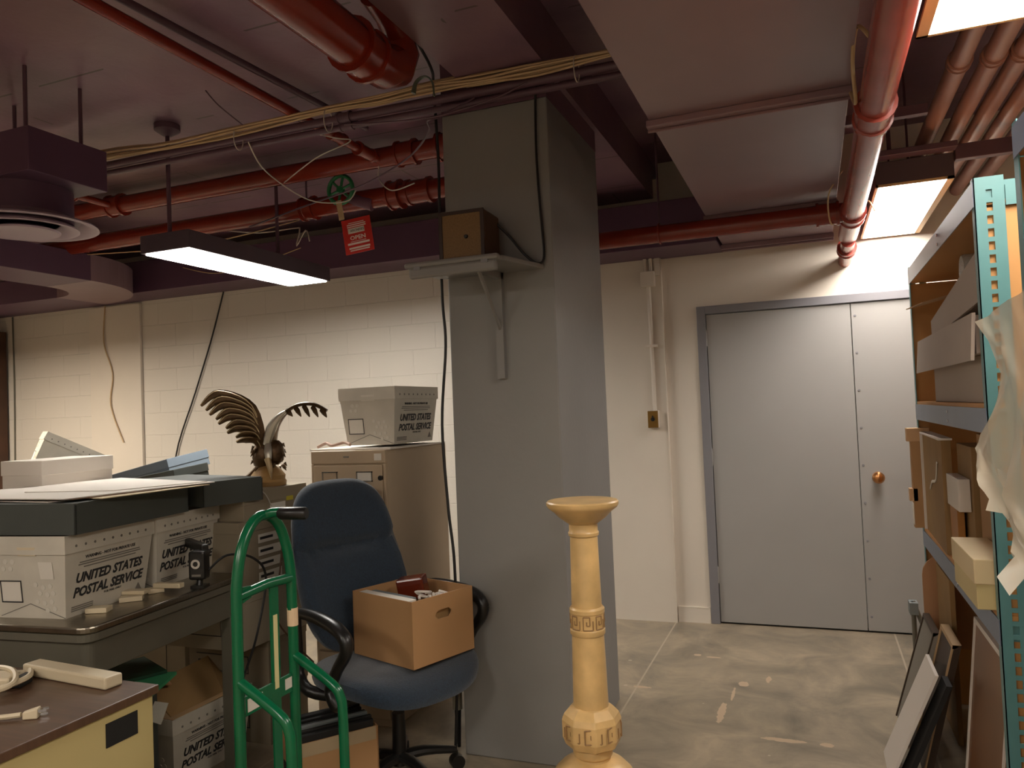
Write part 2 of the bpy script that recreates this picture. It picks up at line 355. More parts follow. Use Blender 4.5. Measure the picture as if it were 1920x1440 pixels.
pipe('drain_pipe', 'thin end of ceiling pipe with red collar entering white wall above grey door', [(.232,4.82,2.4),(.232,5.43,2.375)], .04, m_redp, [((.232,5.0,2.395),(.232,5.08,2.39),.05)])
B().lathe([(.05,0),(.05,-.015),(.04,-.02)], (.232,5.4,2.378), 20, 'y')
for i, (x, z, lb) in enumerate((((.577),2.75,'first dull pink ceiling pipe, nearest the fat red one'),(.69,2.75,'second dull pink ceiling pipe from the fat red one'),(.785,2.75,'third dull pink ceiling pipe, above teal shelving'),(.885,2.75,'fourth dull pink ceiling pipe, above teal shelving'),(.99,2.75,'fifth dull pink ceiling pipe, rightmost over shelving'))):
    pipe('heating_pipe', lb, [(x,-1,z),(x,5.4,z)], .037, m_pinkpipe, [((x,3.28,z),(x,3.32,z),.04)], group=None)
pipe('conduit', 'thin purple conduit beside thin red pipe crossing left ceiling', [(-2.4,-1,3.03),(-2.22,2.3,3.03),(-2.14,3.5,3.03)], .016, m_cond)
for k, (dy, dz, rr) in enumerate(((0,2.86,.02),(.05,2.825,.015))):
    pipe('conduit', ('upper' if k == 0 else 'lower')+' purple conduit under the beige cable bundle, crossing column top', [(-5.2,3.03+dy*.3,dz+.05),(-2.2,3.03+dy*.3,dz+.035),(-.3,3.03+dy*.3,dz+.015)], rr, m_cond,
         [((-2.0,3.03+dy*.3,dz+.034),(-1.93,3.03+dy*.3,dz+.034),rr*1.25)])
# beige cable bundle
for i in range(8):
    random.seed(20+i)
    pts = []
    for k, (x, z) in enumerate(((-5.0,2.96),(-3.5,2.94),(-3.0,2.918),(-2.55,2.922),(-2.0,2.93),(-1.75,2.922),(-1.5,2.928),(-1.25,2.92),(-1.0,2.912),(-.66,2.918),(-.3,2.915))):
        sp = .0065 if k in (4,9) else .013
        a = i*PI/4
        pts.append((x, 2.985+math.cos(a)*sp*1.2+random.uniform(-.005,.005), z+math.sin(a)*sp*1.5+random.uniform(-.006,.006)))
    o = B().tube(pts, .0055, 6, smooth=5).build('data_cable', m_cable, smooth=True)
    tag(o, 'beige cable strung in a bundle across the column top', 'cable', 'beige cables bundled across the ceiling')
for x, lb in ((-2.03,'white zip tie round beige cable bundle left of column'),(-.83,'white zip tie round beige cables between column and duct'),(-2.55,'small loose zip tie round beige cables above green valve wheel')):
    o = B().tube([(x+.003*math.cos(a), 2.99+.03*math.cos(a), 2.88+.055*math.sin(a)) for a in [k*PI/8 for k in range(17)]], .0025, 6).build('zip_tie', m_lt, smooth=True)
    tag(o, lb, 'zip tie')

# pipe hangers
def hanger(name, label, p, top, r):
    t = thing(name, label, 'pipe hanger')
    B().tube([(p[0],p[1],p[2]+r),(p[0],p[1],top)], .006, 6).build('rod', m_cond, t)
    B().tube([(p[0],p[1]+r*math.cos(a),p[2]+r*math.sin(a)) for a in [k*PI/10 for k in range(21)]], .006, 6).build('ring', m_red, t, smooth=True)
hanger('pipe_hanger', 'purple rod hanger holding horizontal red pipe right of column', (-.746,4.25,2.445), 3.19, .055)
hanger('pipe_hanger', 'purple rod hanger on lower red pipe left of green valve wheel', (-2.93,4.05,2.83), 3.075, .066)

# valve wheel + valve
v = thing('gate_valve', 'round green spoked hand wheel on valve of lower red pipe', 'valve', (-2.575,3.9,2.865))
B().tube([(.084*math.cos(a), 0, .084*math.sin(a)) for a in [k*PI/12 for k in range(25)]], .0125, 8).build('wheel_rim', m_wheelg, v, smooth=True)
sp = B()
for k in range(6):
    a = k*PI/3+.3; sp.tube([(0,0,0),(.08*math.cos(a),0,.08*math.sin(a))], .008, 6)
sp.lathe([(.02,.015),(.02,-.015)], (0,0,0), 12, 'y').build('wheel_spokes', m_wheelg, v, smooth=True)
B().tube([(0,0,0),(.0,.1,-.03)], .01, 8).tube([(0,.1,-.03),(.14,.13,-.075)], [.03,.045], 12).build('valve_body', M('purple_valve_paint',(104,66,84),.4), v, smooth=True)
# sign
sg = thing('valve_sign', 'red and white card sign reading OPEN hung from the lower red pipe', 'sign', (-2.485,3.93,2.585), R(8))
B().obox((0,0,0), (.185,.004,.21), 0, 0, R(-7)).build('card', M('sign_red',(196,40,30),.5), sg)
mw = M('sign_white',(232,220,210),.6); tw = B()
rot = Matrix.Rotation(R(-7),4,'Y')
def sp_(x, z): q = rot @ Vector((x,-.0024,z)); return q
u_ = rot @ Vector((1,0,0)); v_ = rot @ Vector((0,0,1))
text(tw, 'OPEN', .034, sp_(0,-.022), u_, v_, bold=.0008, align='CENTER', sx=1.15)
for x0,x1,z0,z1 in ((-.05,.05,.078,.082),(-.06,.06,.066,.072),(-.06,.06,.054,.06),(-.07,.07,-.052,-.04),(-.05,.05,-.034,-.031),(-.065,.07,-.078,-.067),(-.06,.065,-.09,-.083)):
    tw.obox(rot @ Vector(((x0+x1)/2,-.0025,(z0+z1)/2)), (x1-x0,.001,z1-z0), 0, 0, R(-7))
tw.box(-.0875,-.0026,-.1,-.087,-.002,-.099); tw.build('white_lettering', mw, sg)
B().obox(rot @ Vector((-.005,-.0025,.033)), (.105,.0015,.032), 0, 0, R(-7)).build('write_in_panel', m_lbl, sg)
hw = B(); text(hw, 'ARCHIVES', .02, rot @ Vector((-.045,-.004,.026)), u_, v_, shear=.2); hw.build('handwriting', m_print, sg)
tag(B().obox((-2.57,3.88,2.735), (.035,.002,.12), R(8), 0, R(-9)).build('manila_tag', M('manila_card',(186,160,120),.7)), 'narrow manila tag hanging from green valve wheel above red sign', 'tag')

# ---------------------------------------------------------------- light fixtures
m_house = M('purple_light_housing', (78,64,72), .45)
m_lensL = emit('lens_left', (1,.955,.88,1), LENS_LEFT); m_lensD = emit('lens_door', (1,.93,.86,1), LENS_DOOR); m_lensN = emit('lens_near', (1,.91,.80,1), LENS_NEAR)
m_lens_fill = emit('lens_rear_fill', (1,.91,.80,1), LENS_REAR_FILL)  # glow for the added fill lamps behind the viewer
m_lensF = emit('lens_far', (1,.88,.72,1), LENS_FAR)
hl = thing('pendant_light', 'long lit box light with dark purple housing hung on rods over left side', 'light', (-3.105,3.675,2.4))
B().box(-.165,-.62,.006,.165,.62,.1).build('housing', m_house, hl, bevel=.003)
B().box(-.148,-.6,0,.148,.6,.007).build('lens', m_lensL, hl)
for y in (-.58,.3):
    B().tube([(.0,y,.1),(.0,y,.68)], .011, 10).build('suspension_rod', m_cond, hl, smooth=True)
    B().lathe([(.02,.62),(.065,.65),(.065,.68)], (0,y,0), 24).build('ceiling_canopy', m_cond, hl, smooth=True)
def troffer(label, x0, y0, x1, y1, z, m, edge=.03, le=.012):
    t = thing('box_light', label, 'light', ((x0+x1)/2,(y0+y1)/2,z))
    a, b_ = (x1-x0)/2, (y1-y0)/2
    B().box(-a,-b_,.008,a,b_,.12).build('housing', m_house, t, bevel=.003)
    B().box(-a,-b_,0,-a+le,b_,.012).box(a-edge,-b_,0,a,b_,.012).box(-a,-b_,0,a,-b_+.012,.012).box(-a,b_-.012,0,a,b_,.012).build('lens_frame', m_tan, t)
    B().box(-a+le,-b_+.012,.001,a-edge,b_-.012,.009).build('lens', m, t)
    B().tube([(0,-b_*.7,.12),(0,-b_*.7,.69)], .006, 6).build('suspension_rod', m_cond, t)
    B().tube([(0,b_*.7,.12),(0,b_*.7,.69)], .006, 6).build('suspension_rod', m_cond, t)
    return t
troffer('lit ceiling box light just above grey door, beside shelving', .33, 4.07, .665, 5.36, 2.5, m_lensD)
troffer('lit ceiling box light cut by top right picture corner, tan frame', .32, 1.1, .93, 2.42, 2.5, m_lensN, le=.03)
troffer('added fill light behind the viewer over the left front of the room', -3.4, -1.6, -2.8, -.4, 2.5, m_lens_fill)  # unseen lamp added to brighten the left front
troffer('added fill light behind the viewer nearest the right front corner', .3, -1.9, .9, -.7, 2.5, m_lens_fill)  # another unseen lamp, added as fill from the right
troffer('ceiling light high on the far left, outside the picture beyond the bookcase', -6.7, 2.5, -6.1, 3.7, 2.3, m_lensF)
troffer('added fill light behind the viewer in the middle of the room', -1.4, -1.6, -.8, -.4, 2.5, m_lens_fill)  # added out of view to lift the overall brightness
# cross strut housing behind right pipes
xs = thing('pipe_trapeze', 'brown painted steel channel crossing under dull pink pipes above shelving', 'support')
B().box(.67,4.05,2.58,1.6,4.1,2.65).build('channel', m_cond, xs, bevel=.003)
B().box(.3,3.98,2.622,.67,4.055,2.65).build('end_plate', m_cond, xs, bevel=.003)
for x in (.4,1.5): B().tube([(x,4.07,2.66),(x,4.07,3.19)], .007, 6).build('threaded_rod', m_cond, xs)
# void clutter between duct and pipe
tag(B().box(.17,3.56,2.66,.5,3.6,2.7).build('cross_bar', m_cond), 'purple cross bar in dark gap between duct and faded red pipe', 'bar')
tag(B().tube([(.2,2.35,2.5),(.17,2.4,2.56),(.16,2.5,2.5),(.17,2.62,2.42),(.165,2.75,2.5)], .006, 8, 5).build('loose_wire', m_cable, smooth=True), 'tan frayed wire curling beside faded red pipe coupling', 'wire')
tag(B().tube([(.18,3.9,2.56),(.12,4.1,2.5),(.13,4.22,2.38),(.19,4.3,2.46),(.3,4.3,2.5),(.33,4.2,2.42)], .004, 8, 5).build('twine', m_cable, smooth=True), 'tan twine tied round faded red pipe near the wall', 'twine')

# ---------------------------------------------------------------- diffuser and its box
db = thing('air_diffuser', 'round purple ceiling diffuser with ring louvres below square duct box', 'air diffuser', (-3.33,2.46,0))
B().box(-.3,-.2,2.6,.3,.19,2.79).build('plenum_box', m_soff, db, bevel=.003)
B().lathe([(.2,2.45),(.2,2.6)], (0,0,0), 40).build('neck', m_soff, db, smooth=True)
B().lathe([(.2,2.47),(.30,2.44),(.305,2.432),(.28,2.43),(.235,2.455),(.2,2.48)], (0,0,0), 48).build('outer_ring', m_diff, db, smooth=True)
B().lathe([(.15,2.47),(.22,2.428),(.222,2.42),(.2,2.42),(.14,2.45)], (0,0,0), 48).build('middle_ring', m_diff, db, smooth=True)
B().lathe([(.02,2.45),(.1,2.43),(.145,2.412),(.14,2.405),(.1,2.408),(.0,2.415)], (0,0,0), 40).build('centre_dish', m_diff, db, smooth=True)
for x, y in ((.22,.12),(-.22,.12),(.22,-.15)): B().tube([(x,y,2.79),(x,y,3.08)], .009, 8).build('hanger_rod', m_cond, db)

# ---------------------------------------------------------------- wires high up
def wire(label, pts, r, m, name='cable', cat='cable', smooth=6, group=None):
    return tag(B().tube(pts, r, 7, smooth).build(name, m, smooth=True), label, cat, group)
wire('black cable running down left edge of grey column to the floor', [(-1.44,2.72,3.05),(-1.47,2.95,3.0),(-1.515,3.06,2.95),(-1.512,3.075,2.64),(-1.517,3.075,2.3),(-1.52,3.08,2.0),(-1.513,3.08,1.8),(-1.545,3.08,1.45),(-1.53,3.08,1.08),(-1.51,3.08,.83),(-1.515,3.08,.4),(-1.53,3.06,.02)], .0065, m_dk)
wire('black speaker cord hanging on column face down to small shelf', [(-1.02,3.04,2.87),(-1.045,3.085,2.82),(-1.05,3.085,2.56),(-1.04,3.085,2.3),(-1.035,3.085,2.15),(-1.06,3.07,2.12),(-1.11,3.05,2.16),(-1.17,3.04,2.24),(-1.222,3.02,2.3)], .0055, m_dk)
wire('dark cord sagging diagonally from column across both red pipes', [(-1.3,3.02,2.86),(-1.45,3.0,2.8),(-1.52,3.0,2.79),(-1.62,3.2,2.82),(-1.9,3.5,2.83),(-2.3,3.7,2.8),(-2.75,3.8,2.77),(-3.3,3.95,2.74)], .005, m_cond)
wire('dark cord sagging from cable bundle across column top', [(-1.95,3.0,2.85),(-1.7,2.98,2.81),(-1.45,2.97,2.79),(-1.2,3.0,2.83),(-1.05,3.0,2.87)], .004, m_cond)
wire('white wire loop drooping over upper red pipe', [(-2.5,3.0,2.86),(-2.56,3.2,2.78),(-2.52,3.5,2.7),(-2.35,3.6,2.69),(-2.29,3.62,2.75)], .0035, m_lt, 'wire_loop', 'wire')
wire('white wire drooping right of green valve wheel', [(-2.2,3.72,2.9),(-2.2,3.72,2.82),(-2.12,3.72,2.75),(-1.98,3.72,2.77)], .0035, m_lt, 'wire_loop', 'wire')
wire('white wire slung from thin red pipe to upper red pipe', [(-2.3,3.1,2.92),(-2.1,3.15,2.86),(-2.05,3.2,2.85),(-2.25,3.2,2.8),(-2.6,3.4,2.78)], .003, m_lt, 'wire', 'wire')
wire('thin dark wire hanging from purple conduit near ceiling centre', [(-2.62,2.85,3.085),(-2.55,2.86,3.0),(-2.5,2.97,2.93)], .003, m_cond, 'wire', 'wire')
wire('tan wire slung under lower red pipe behind pendant light', [(-4.9,4.1,2.77),(-4.2,4.15,2.74),(-3.6,4.12,2.74),(-3.0,4.06,2.77)], .004, m_cable, 'wire', 'wire')
wire('tan wire drooping in front of soffit left of pendant light', [(-4.9,5.02,2.82),(-4.5,4.95,2.72),(-4.1,4.94,2.74),(-3.7,5.02,2.85)], .004, m_cable, 'wire', 'wire')
wire('twisted white wire clump hanging behind pendant light', [(-3.6,4.1,2.785),(-3.5,4.3,2.8),(-3.35,4.48,2.85),(-3.3,4.47,2.83),(-3.33,4.47,2.72),(-3.25,4.47,2.82),(-3.22,4.47,2.74)], .005, m_lt, 'wire', 'wire', 4)
wire('long black cord slanting across white block wall', [(-4.79,5.37,2.65),(-4.95,5.385,2.25),(-5.15,5.385,1.78),(-5.40,5.385,1.2),(-5.42,5.385,.6)], .007, m_dk, 'cord', 'cord', 5)
wire('thin tan wires twisted down left part of block wall', [(-6.2,5.365,2.65),(-6.22,5.36,2.3),(-6.12,5.362,2.0),(-6.15,5.36,1.7),(-6.0,5.36,1.35)], .006, m_cable, 'cord', 'cord', 5)
wire('thin dark cable near left corner of block wall', [(-7.5,5.39,2.65),(-7.49,5.39,2.0),(-7.5,5.39,1.2)], .007, m_tabpaint, 'cord', 'cord', 3)
hk = thing('pipe_bracket', 'small bent green metal bracket hanging beside thick red elbow', 'bracket', (-1.42,2.82,2.84))
B().tube([(-.07,0,.0),(-.055,0,.045),(-.012,0,.06),(.02,0,.03),(.025,0,-.03)], [.016,.011,.009,.008,.006], 8, 4, flat=(1,.5)).build('bent_arm', M('green_grey_metal',(86,96,84),.4), hk, smooth=True)
# ---------------------------------------------------------------- electrical on the wall
ec = thing('conduit_box', 'white painted junction box with raceway on wall left of grey door', 'junction box', (-1.04,5.36,0))
B().box(-.045,-.05,2.325,.055,0,2.43).build('box', m_white, ec, bevel=.004)
B().tube([(-.012,-.02,2.43),(-.012,-.02,2.52)], .012).tube([(.028,-.02,2.43),(.028,-.02,2.52)], .012).build('top_conduits', m_white, ec, smooth=True)
B().tube([(.012,-.02,1.46),(.008,-.02,2.325)], .014).build('raceway', m_white, ec, smooth=True)
B().box(-.03,-.035,1.9,.05,0,1.92).build('raceway_clip', m_white, ec, bevel=.003)
B().box(.055,-.02,2.4,.09,0,2.52).build('side_strip', m_white, ec)
ol = thing('wall_outlet', 'brass plated outlet box on white wall left of grey door', 'outlet', (-1.04,5.36,1.4))
B().box(-.036,-.045,-.06,.038,0,.06).build('box_body', m_white, ol, bevel=.004)
B().box(-.035,-.05,-.058,.036,-.045,.058).build('cover_plate', m_brass, ol, bevel=.002)
B().lathe([(.014,-.05),(.014,-.054)], (0,0,.0), 14, 'y').lathe([(.006,-.054),(.006,-.056)], (0,0,.02), 8, 'y').build('socket', m_black, ol)
# ---------------------------------------------------------------- shelf bracket + speaker on column
ws = thing('wall_shelf', 'small grey metal shelf on bracket fixed to front of grey column', 'shelf', (-1.28,3.1,2.1))
B().prism([(-.26,-.28),(-.255,-.3),(.14,-.3),(.16,-.28),(.24,0),(-.26,0)], .0, .02).build('shelf_board', m_grey, ws, bevel=.004)
B().box(-.24,-.325,-.045,.15,-.3,.0).box(-.26,-.33,-.002,.16,-.3,.022).build('front_lip', m_grey, ws, bevel=.01)
B().box(.025,-.27,-.03,.05,-.005,0).box(.015,-.03,-.46,.05,0,0).build('bracket_rail', m_grey, ws)
B().tube([(.035,-.24,-.02),(.035,-.12,-.14),(.035,-.01,-.26)], .009, 6).build('bracket_brace', m_grey, ws)
for x in (-.2,.1): B().box(x-.015,-.328,-.012,x+.015,-.325,.006).build('lip_clip', m_frame, ws)
spk = thing('radio_speaker', 'small old brown speaker box with gold mesh front on column shelf', 'speaker', (-1.315,2.96,2.1205), R(2))
B().box(-.1,-.1,0,.1,.08,.21).build('cabinet', M('brown_leatherette',(82,56,36),.6), spk, bevel=.008)
gm = M('gold_speaker_mesh',(122,94,58),.5,.3,noise=.2,scale=220)
B().box(-.085,-.104,.014,.085,-.1,.196).build('grille', gm, spk)
B().box(-.1,-.108,0,-.085,-.1,.21).box(.085,-.108,0,.1,-.1,.21).box(-.085,-.108,0,.085,-.1,.014).box(-.085,-.108,.196,.085,-.1,.21).build('front_frame', M('dark_brown_frame',(52,34,24),.5), spk)
B().lathe([(.009,-.104),(.007,-.112)], (.02,0,.1), 10, 'y').build('grille_badge', m_black, spk)

# ---------------------------------------------------------------- postal tubs
def tub(name, label, x, y, z, rz, w=.34, d=.47, h=.29, t=.03, flip=False, stickers=True, tubtext=True, group=None):
    e = thing(name, label, 'postal tub', (x,y,z), rz, group)
    a, c = w/2, d/2; th = .006
    def ring(o, zz):
        k = o - t*(1-zz/h)
        return [(-a-k+o*0, 0, 0)]
    b = B()
    def rect(ins, zz): return [(-a+ins,-c+ins,zz),(a-ins,-c+ins,zz),(a-ins,c-ins,zz),(-a+ins,c-ins,zz)]
    lay = [rect(t,0), rect(.006,h*.78), rect(.0,h*.78), rect(0,h), rect(th,h), rect(th+.006,h*.78), rect(t+th,th)]
    V = [[b.bm.verts.new(p) for p in l] for l in lay]
    b.bm.faces.new(V[0][::-1]); b.bm.faces.new(V[-1])
    for i in range(len(V)-1):
        for k in range(4): b.bm.faces.new((V[i][k],V[i][(k+1)%4],V[i+1][(k+1)%4],V[i+1][k]))
    b.build('tub_shell', m_tub, e)
    sl = (t-.006)/(h*.78)
    def side(yy, zz, off=.0012): return Vector((a-.006-sl*(h*.78-zz)+off, yy, zz))
    def end(xx, zz, off=.0012): return Vector((xx, -c+.006+sl*(h*.78-zz)-off, zz))
    vside = Vector((sl,0,1)); vend = Vector((0,-sl,1))
    if tubtext:
        tb = B()
        text(tb, 'UNITED STATES', .047, side(0,.116), (0,1,0), vside, shear=.25, bold=.0018, align='CENTER', sx=.98)
        text(tb, 'POSTAL SERVICE', .047, side(0,.066), (0,1,0), vside, shear=.25, bold=.0018, align='CENTER', sx=.98)
        tb.build('bold_lettering', m_print, e)
        tb = B()
        text(tb, 'WARNING - NOT FOR PRIVATE USE', .0155, side(0,.197), (0,1,0), vside, bold=.0004, align='CENTER')
        text(tb, 'FOR MAIL ONLY', .012, side(.02,.05), (0,1,0), vside, align='CENTER')
        tb.build('warning_lettering', m_print, e)
        tb = B()
        for zz, hw_ in ((.184,.15),(.176,.155),(.166,.13),(.031,-1),(.024,-1),(.017,-1)):
            y0, y1 = (-hw_, hw_) if hw_ > 0 else (-c+.05, -c+.15)
            p = side(0, zz); tb.slab([side(y0,zz),side(y1,zz),side(y1,zz+.004),side(y0,zz+.004)], (.0004,0,0))
        tb.slab([side(c-.09,.02),side(c-.05,.02),side(c-.07,.05)], (.0004,0,0))
        tb.build('small_print', m_print2, e)
    # end: handle slot, round hole, label holder, dimples
    eb = B(); eb.slab([end(-.03,.222),end(.045,.222),end(.045,.252),end(-.03,.252)], (0,-.003,0)).build('handle_slot_flap', m_cord if stickers else m_lbl, e)
    B().slab([end(.075+.008*math.cos(q),.235+.008*math.sin(q)) for q in [k*PI/6 for k in range(12)]], (0,-.002,0)).build('round_hole', m_black, e)
    lb = B()
    for p in ((-.12,.13,-.03,.134),(-.12,.055,-.03,.059),(-.12,.055,-.117,.134),(-.033,.055,-.03,.134)):
        lb.slab([end(p[0],p[1]),end(p[2],p[1]),end(p[2],p[3]),end(p[0],p[3])], (0,-.001,0))
    lb.build('label_holder', m_print, e)
    B().slab([end(-.115,.06),end(-.035,.06),end(-.035,.128),end(-.115,.128)], (0,-.0008,0)).build('paper_label', m_lbl, e)
    if stickers: B().slab([end(.055,.14),end(.11,.14),end(.108,.2),end(.05,.2)], (0,-.0016,0)).build('paper_sticker', m_lbl, e)
    dm = B()
    for (cx, cz) in ((.03,.12),(.06,.11),(.09,.115),(.045,.09),(.075,.085),(.1,.09),(-.06,.2),(-.09,.2),(-.1,.175),(-.07,.175),(.03,.06),(.06,.055),(.09,.06),(.1,.035),(.07,.03)):
        p = end(cx,cz,0); dm.slab([end(cx+.009*math.cos(q),cz+.009*math.sin(q),0) for q in [k*PI/5 for k in range(10)]], (0,-.0015,0))
    dm.build('raised_dimples', M('lighter_tub_plastic',(205,200,188),.4), e)
    rm = B()
    for i in range(9):
        yy = -c+.05+i*(d-.1)/8
        rm.slab([Vector((a+.0005,yy+.005*math.cos(q),h*.86+.005*math.sin(q))) for q in [k*PI/4 for k in range(8)]], (.001,0,0))
    rm.build('rim_rivets', m_print2, e)
    cr = B().slab([end(-.13,.005,.0004),end(.0,.05,.0004),end(.0,.053,.0004),end(-.13,.008,.0004)], (0,-.001,0)).slab([end(.0,.05,.0004),end(.14,.0,.0004),end(.14,.003,.0004),end(.0,.053,.0004)], (0,-.001,0))
    cr.build('crease', m_print2, e)
    return e
def place_n(N, th, w, d):      # near corner + clockwise angle -> centre, rz
    t = R(th); A = (-math.cos(t), math.sin(t)); Bv = (math.sin(t), math.cos(t))
    return (N[0]+A[0]*w/2+Bv[0]*d/2, N[1]+A[1]*w/2+Bv[1]*d/2, -t)
x, y, rz = place_n((-1.925,3.33), 0, .33, .47); tub('postal_tub', 'white postal tub standing on top of the tall putty file cabinet', x, y, 1.356, rz, w=.33, stickers=False)
x, y, rz = place_n((-2.42,1.91), -8, .34, .45); tub('postal_tub', 'white postal tub at front corner of steel table under the grey tray', x, y, .84, rz, d=.45)
x, y, rz = place_n((-2.475,2.36), -8, .34, .42); tub('postal_tub', 'second white postal tub on steel table, partly hidden behind the black camera', x, y, .84, rz, d=.42, stickers=False)
x, y, rz = place_n((-2.5,2.44), 2, .34, .46); tub('postal_tub', 'white postal tub on floor under table, full of torn cardboard', x, y, 0, rz, d=.46, stickers=False)
x, y, rz = place_n((-5.4,3.95), 32, .34, .45)
ft = tub('postal_tub', 'open white postal tub tipped on its side behind white lidded box', x, y, 1.12, rz, stickers=False, tubtext=False); ft.rotation_euler = (R(-28), 0, rz)

# ---------------------------------------------------------------- tall cabinet
fc = thing('file_cabinet', 'tall putty four drawer file cabinet behind the blue chair', 'file cabinet', (-2.16,3.25,0))
B().box(-.215,.012,0,.215,.66,1.335).box(-.215,0,1.27,.215,.012,1.335).box(-.215,0,0,-.2,.012,1.27).box(.2,0,0,.215,.012,1.27).build('body', m_cab, fc, bevel=.004)
for i in range(4):
    z0 = .04+i*.3075
    dr = B().box(-.198,-.004,z0,.198,.012,z0+.3).build('drawer', m_cab, fc, bevel=.003)
    B().box(-.075,-.03,z0+.185,.075,-.022,z0+.2).box(-.075,-.03,z0+.185,-.065,-.004,z0+.2).box(.065,-.03,z0+.185,.075,-.004,z0+.2).build('handle', m_chrome if i == 3 else m_steel, dr, bevel=.002)
    for xx in (-.1,.1):
        lf = B()
        for p in ((-.045,.0,.045,.005),(-.045,.045,.045,.05),(-.045,0,-.04,.05),(.04,0,.045,.05)): lf.box(xx+p[0],-.01,z0+.22+p[1],xx+p[2],-.004,z0+.22+p[3])
        lf.build('label_frame', m_chrome, dr)
        if xx > 0: B().box(xx-.04,-.006,z0+.225,xx+.04,-.004,z0+.265).build('card', m_lbl, dr)
B().lathe([(.012,0),(.012,-.012)], (.19,.0,1.2), 14, 'y').build('lock', m_black, fc)
B().box(.155,-.003,1.285,.195,0,1.318).build('paper_sticker', m_lbl, fc)
B().box(-.02,-.004,1.3,.01,0,1.308).build('badge', m_print2, fc)
tag(B().box(-.235,.0,0,.235,.6,.008).build('desk_pad', m_paper), 'white sheet lying under postal tub on tall file cabinet', 'paper').location = (-2.16,3.27,1.3355)
o = tag(B().tube([(-.06,0,.0),(-.02,.02,.02),(.03,0,.008),(.08,.03,.02),(.13,.01,.01)], .008, 8, 5).build('ribbon', M('pinkish_ribbon',(170,140,122),.7), smooth=True), 'crumpled ribbon squeezed under front edge of tub on cabinet', 'ribbon'); o.location = (-2.31,3.3,1.352)

# ---------------------------------------------------------------- cartons behind table
def carton(label, x0, y0, z0, x1, y1, z1, m, lid=.035, rz=0, prints=0, group=None, name='archive_carton'):
    cx, cy = (x0+x1)/2, (y0+y1)/2
    e = thing(name, label, 'box', (cx,cy,z0), rz, group); a, c, h = (x1-x0)/2, (y1-y0)/2, z1-z0
    B().box(-a+.003,-c+.003,0,a-.003,c-.003,h-.002).build('body', m, e, bevel=.002)
    if lid: B().box(-a,-c,h-lid,a,c,h).build('lid', m, e, bevel=.002)
    if prints:
        p = B(); y = -c+.002
        p.box(-a+.05,y-.001,h*.25,a-.12,y,h*.25+.004).box(-a+.05,y-.001,h*.6,a-.12,y,h*.6+.004).box(a-.124,y-.001,h*.25,a-.12,y,h*.6).box(-a+.06,y-.001,h*.4,-a+.14,y,h*.48)
        p.build('printed_lines', m_print, e)
    return e
m_ct = M('grey_beige_carton',(140,128,108),.75,noise=.05); m_ct2 = M('light_carton',(168,158,138),.75,noise=.06)
carton('grey carton at floor level of the stack behind steel table', -2.9,2.93,0,-2.41,3.22,.26, m_ct, prints=1)
carton('grey carton second from floor in stack behind steel table', -2.89,2.93,.26,-2.41,3.22,.48, m_ct, prints=1)
c3 = carton('grey carton with big white paper label, third in stack behind table', -2.91,2.75,.48,-2.40,3.22,.72, m_ct2, prints=1)
B().box(.249,-.1,.03,.2515,.2,.2).build('paper_label', m_lbl, c3)
c4 = carton('grey carton with column of four white labels facing green hand truck', -2.9,2.74,.72,-2.40,3.24,1.05, m_ct, lid=.05)
for k in range(4):
    B().box(.2495,-.12,.045+k*.058,.2515,.04,.045+k*.058+.04).build('white_label', m_lbl, c4)
    B().box(.2505,-.11,.06+k*.058,.2525,-.02,.06+k*.058+.012).build('label_text', m_print, c4)
c5 = carton('flat grey carton with small white label topping the stack, under bronze eagle', -2.9,2.78,1.05,-2.40,3.24,1.18, m_ct, lid=.06)
B().box(.249,-.05,.03,.2515,.06,.06).build('white_label', m_lbl, c5); B().box(.249,.07,.06,.2515,.12,.08).build('yellow_label', M('yellow_label',(196,180,60),.7), c5)
carton('pale carton with line drawings behind the second postal tub', -3.4,2.95,0,-2.93,3.22,1.02, m_ct2, prints=1)
wire('thin white wire trailing over grey carton in front of bronze eagle', [(-2.6,2.8,1.185),(-2.45,2.85,1.187),(-2.39,2.9,1.17),(-2.385,2.95,1.1)], .003, m_lt, 'wire', 'wire')
wire('thin brown cable hanging over cartons behind hand truck', [(-2.36,3.0,1.0),(-2.37,2.98,.8),(-2.38,2.95,.6),(-2.37,3.05,.45),(-2.36,3.2,.3)], .004, M('brown_cable',(96,70,48),.6), 'cable', 'cable')

# ---------------------------------------------------------------- bronze eagle
eg = thing('eagle_figurine', 'bronze eagle statue with raised ribbed wings on grey carton', 'statue', (-2.52,3.1,1.181), R(21))
m_br = M('dark_bronze',(74,54,30),.38,.6,noise=.35,scale=22,bump=.3,bscale=40); m_brl = M('worn_bronze_edge',(178,156,120),.4,.5); m_slv = M('pale_highlight_bronze',(190,186,172),.3,.7)
B().lathe([(.085,0),(.088,.02),(.08,.03),(.083,.05),(.06,.08),(.03,.1)], (0,0,0), 28).build('base', M('tan_stone_base',(150,118,72),.5,noise=.2), eg, smooth=True)
bd = B(); bd.lathe([(.02,.07),(.05,.1),(.058,.14),(.052,.18),(.035,.22),(.015,.25)], (-.02,.01,0), 20)
bd.lathe([(.01,.08),(.035,.1),(.042,.14),(.034,.18),(.015,.2)], (.045,-.01,.02), 16)
for i in range(60):
    random.seed(i); a = random.uniform(0,2*PI); z = random.uniform(.08,.21); r = .05
    cx = -.02 if i % 2 else .045; r = .05 if i % 2 else .036
    p = Vector((cx+r*math.cos(a), r*math.sin(a), z)); bd.tube([p, p+Vector((.012*math.cos(a),.012*math.sin(a),-.018))], [.008,.001], 5)
bd.tube([(-.03,.0,.1),(-.1,.03,.05),(-.14,.04,.035)], [.03,.022,.004], 8, 3, flat=(1,.5)).build('body', m_br, eg, smooth=True)
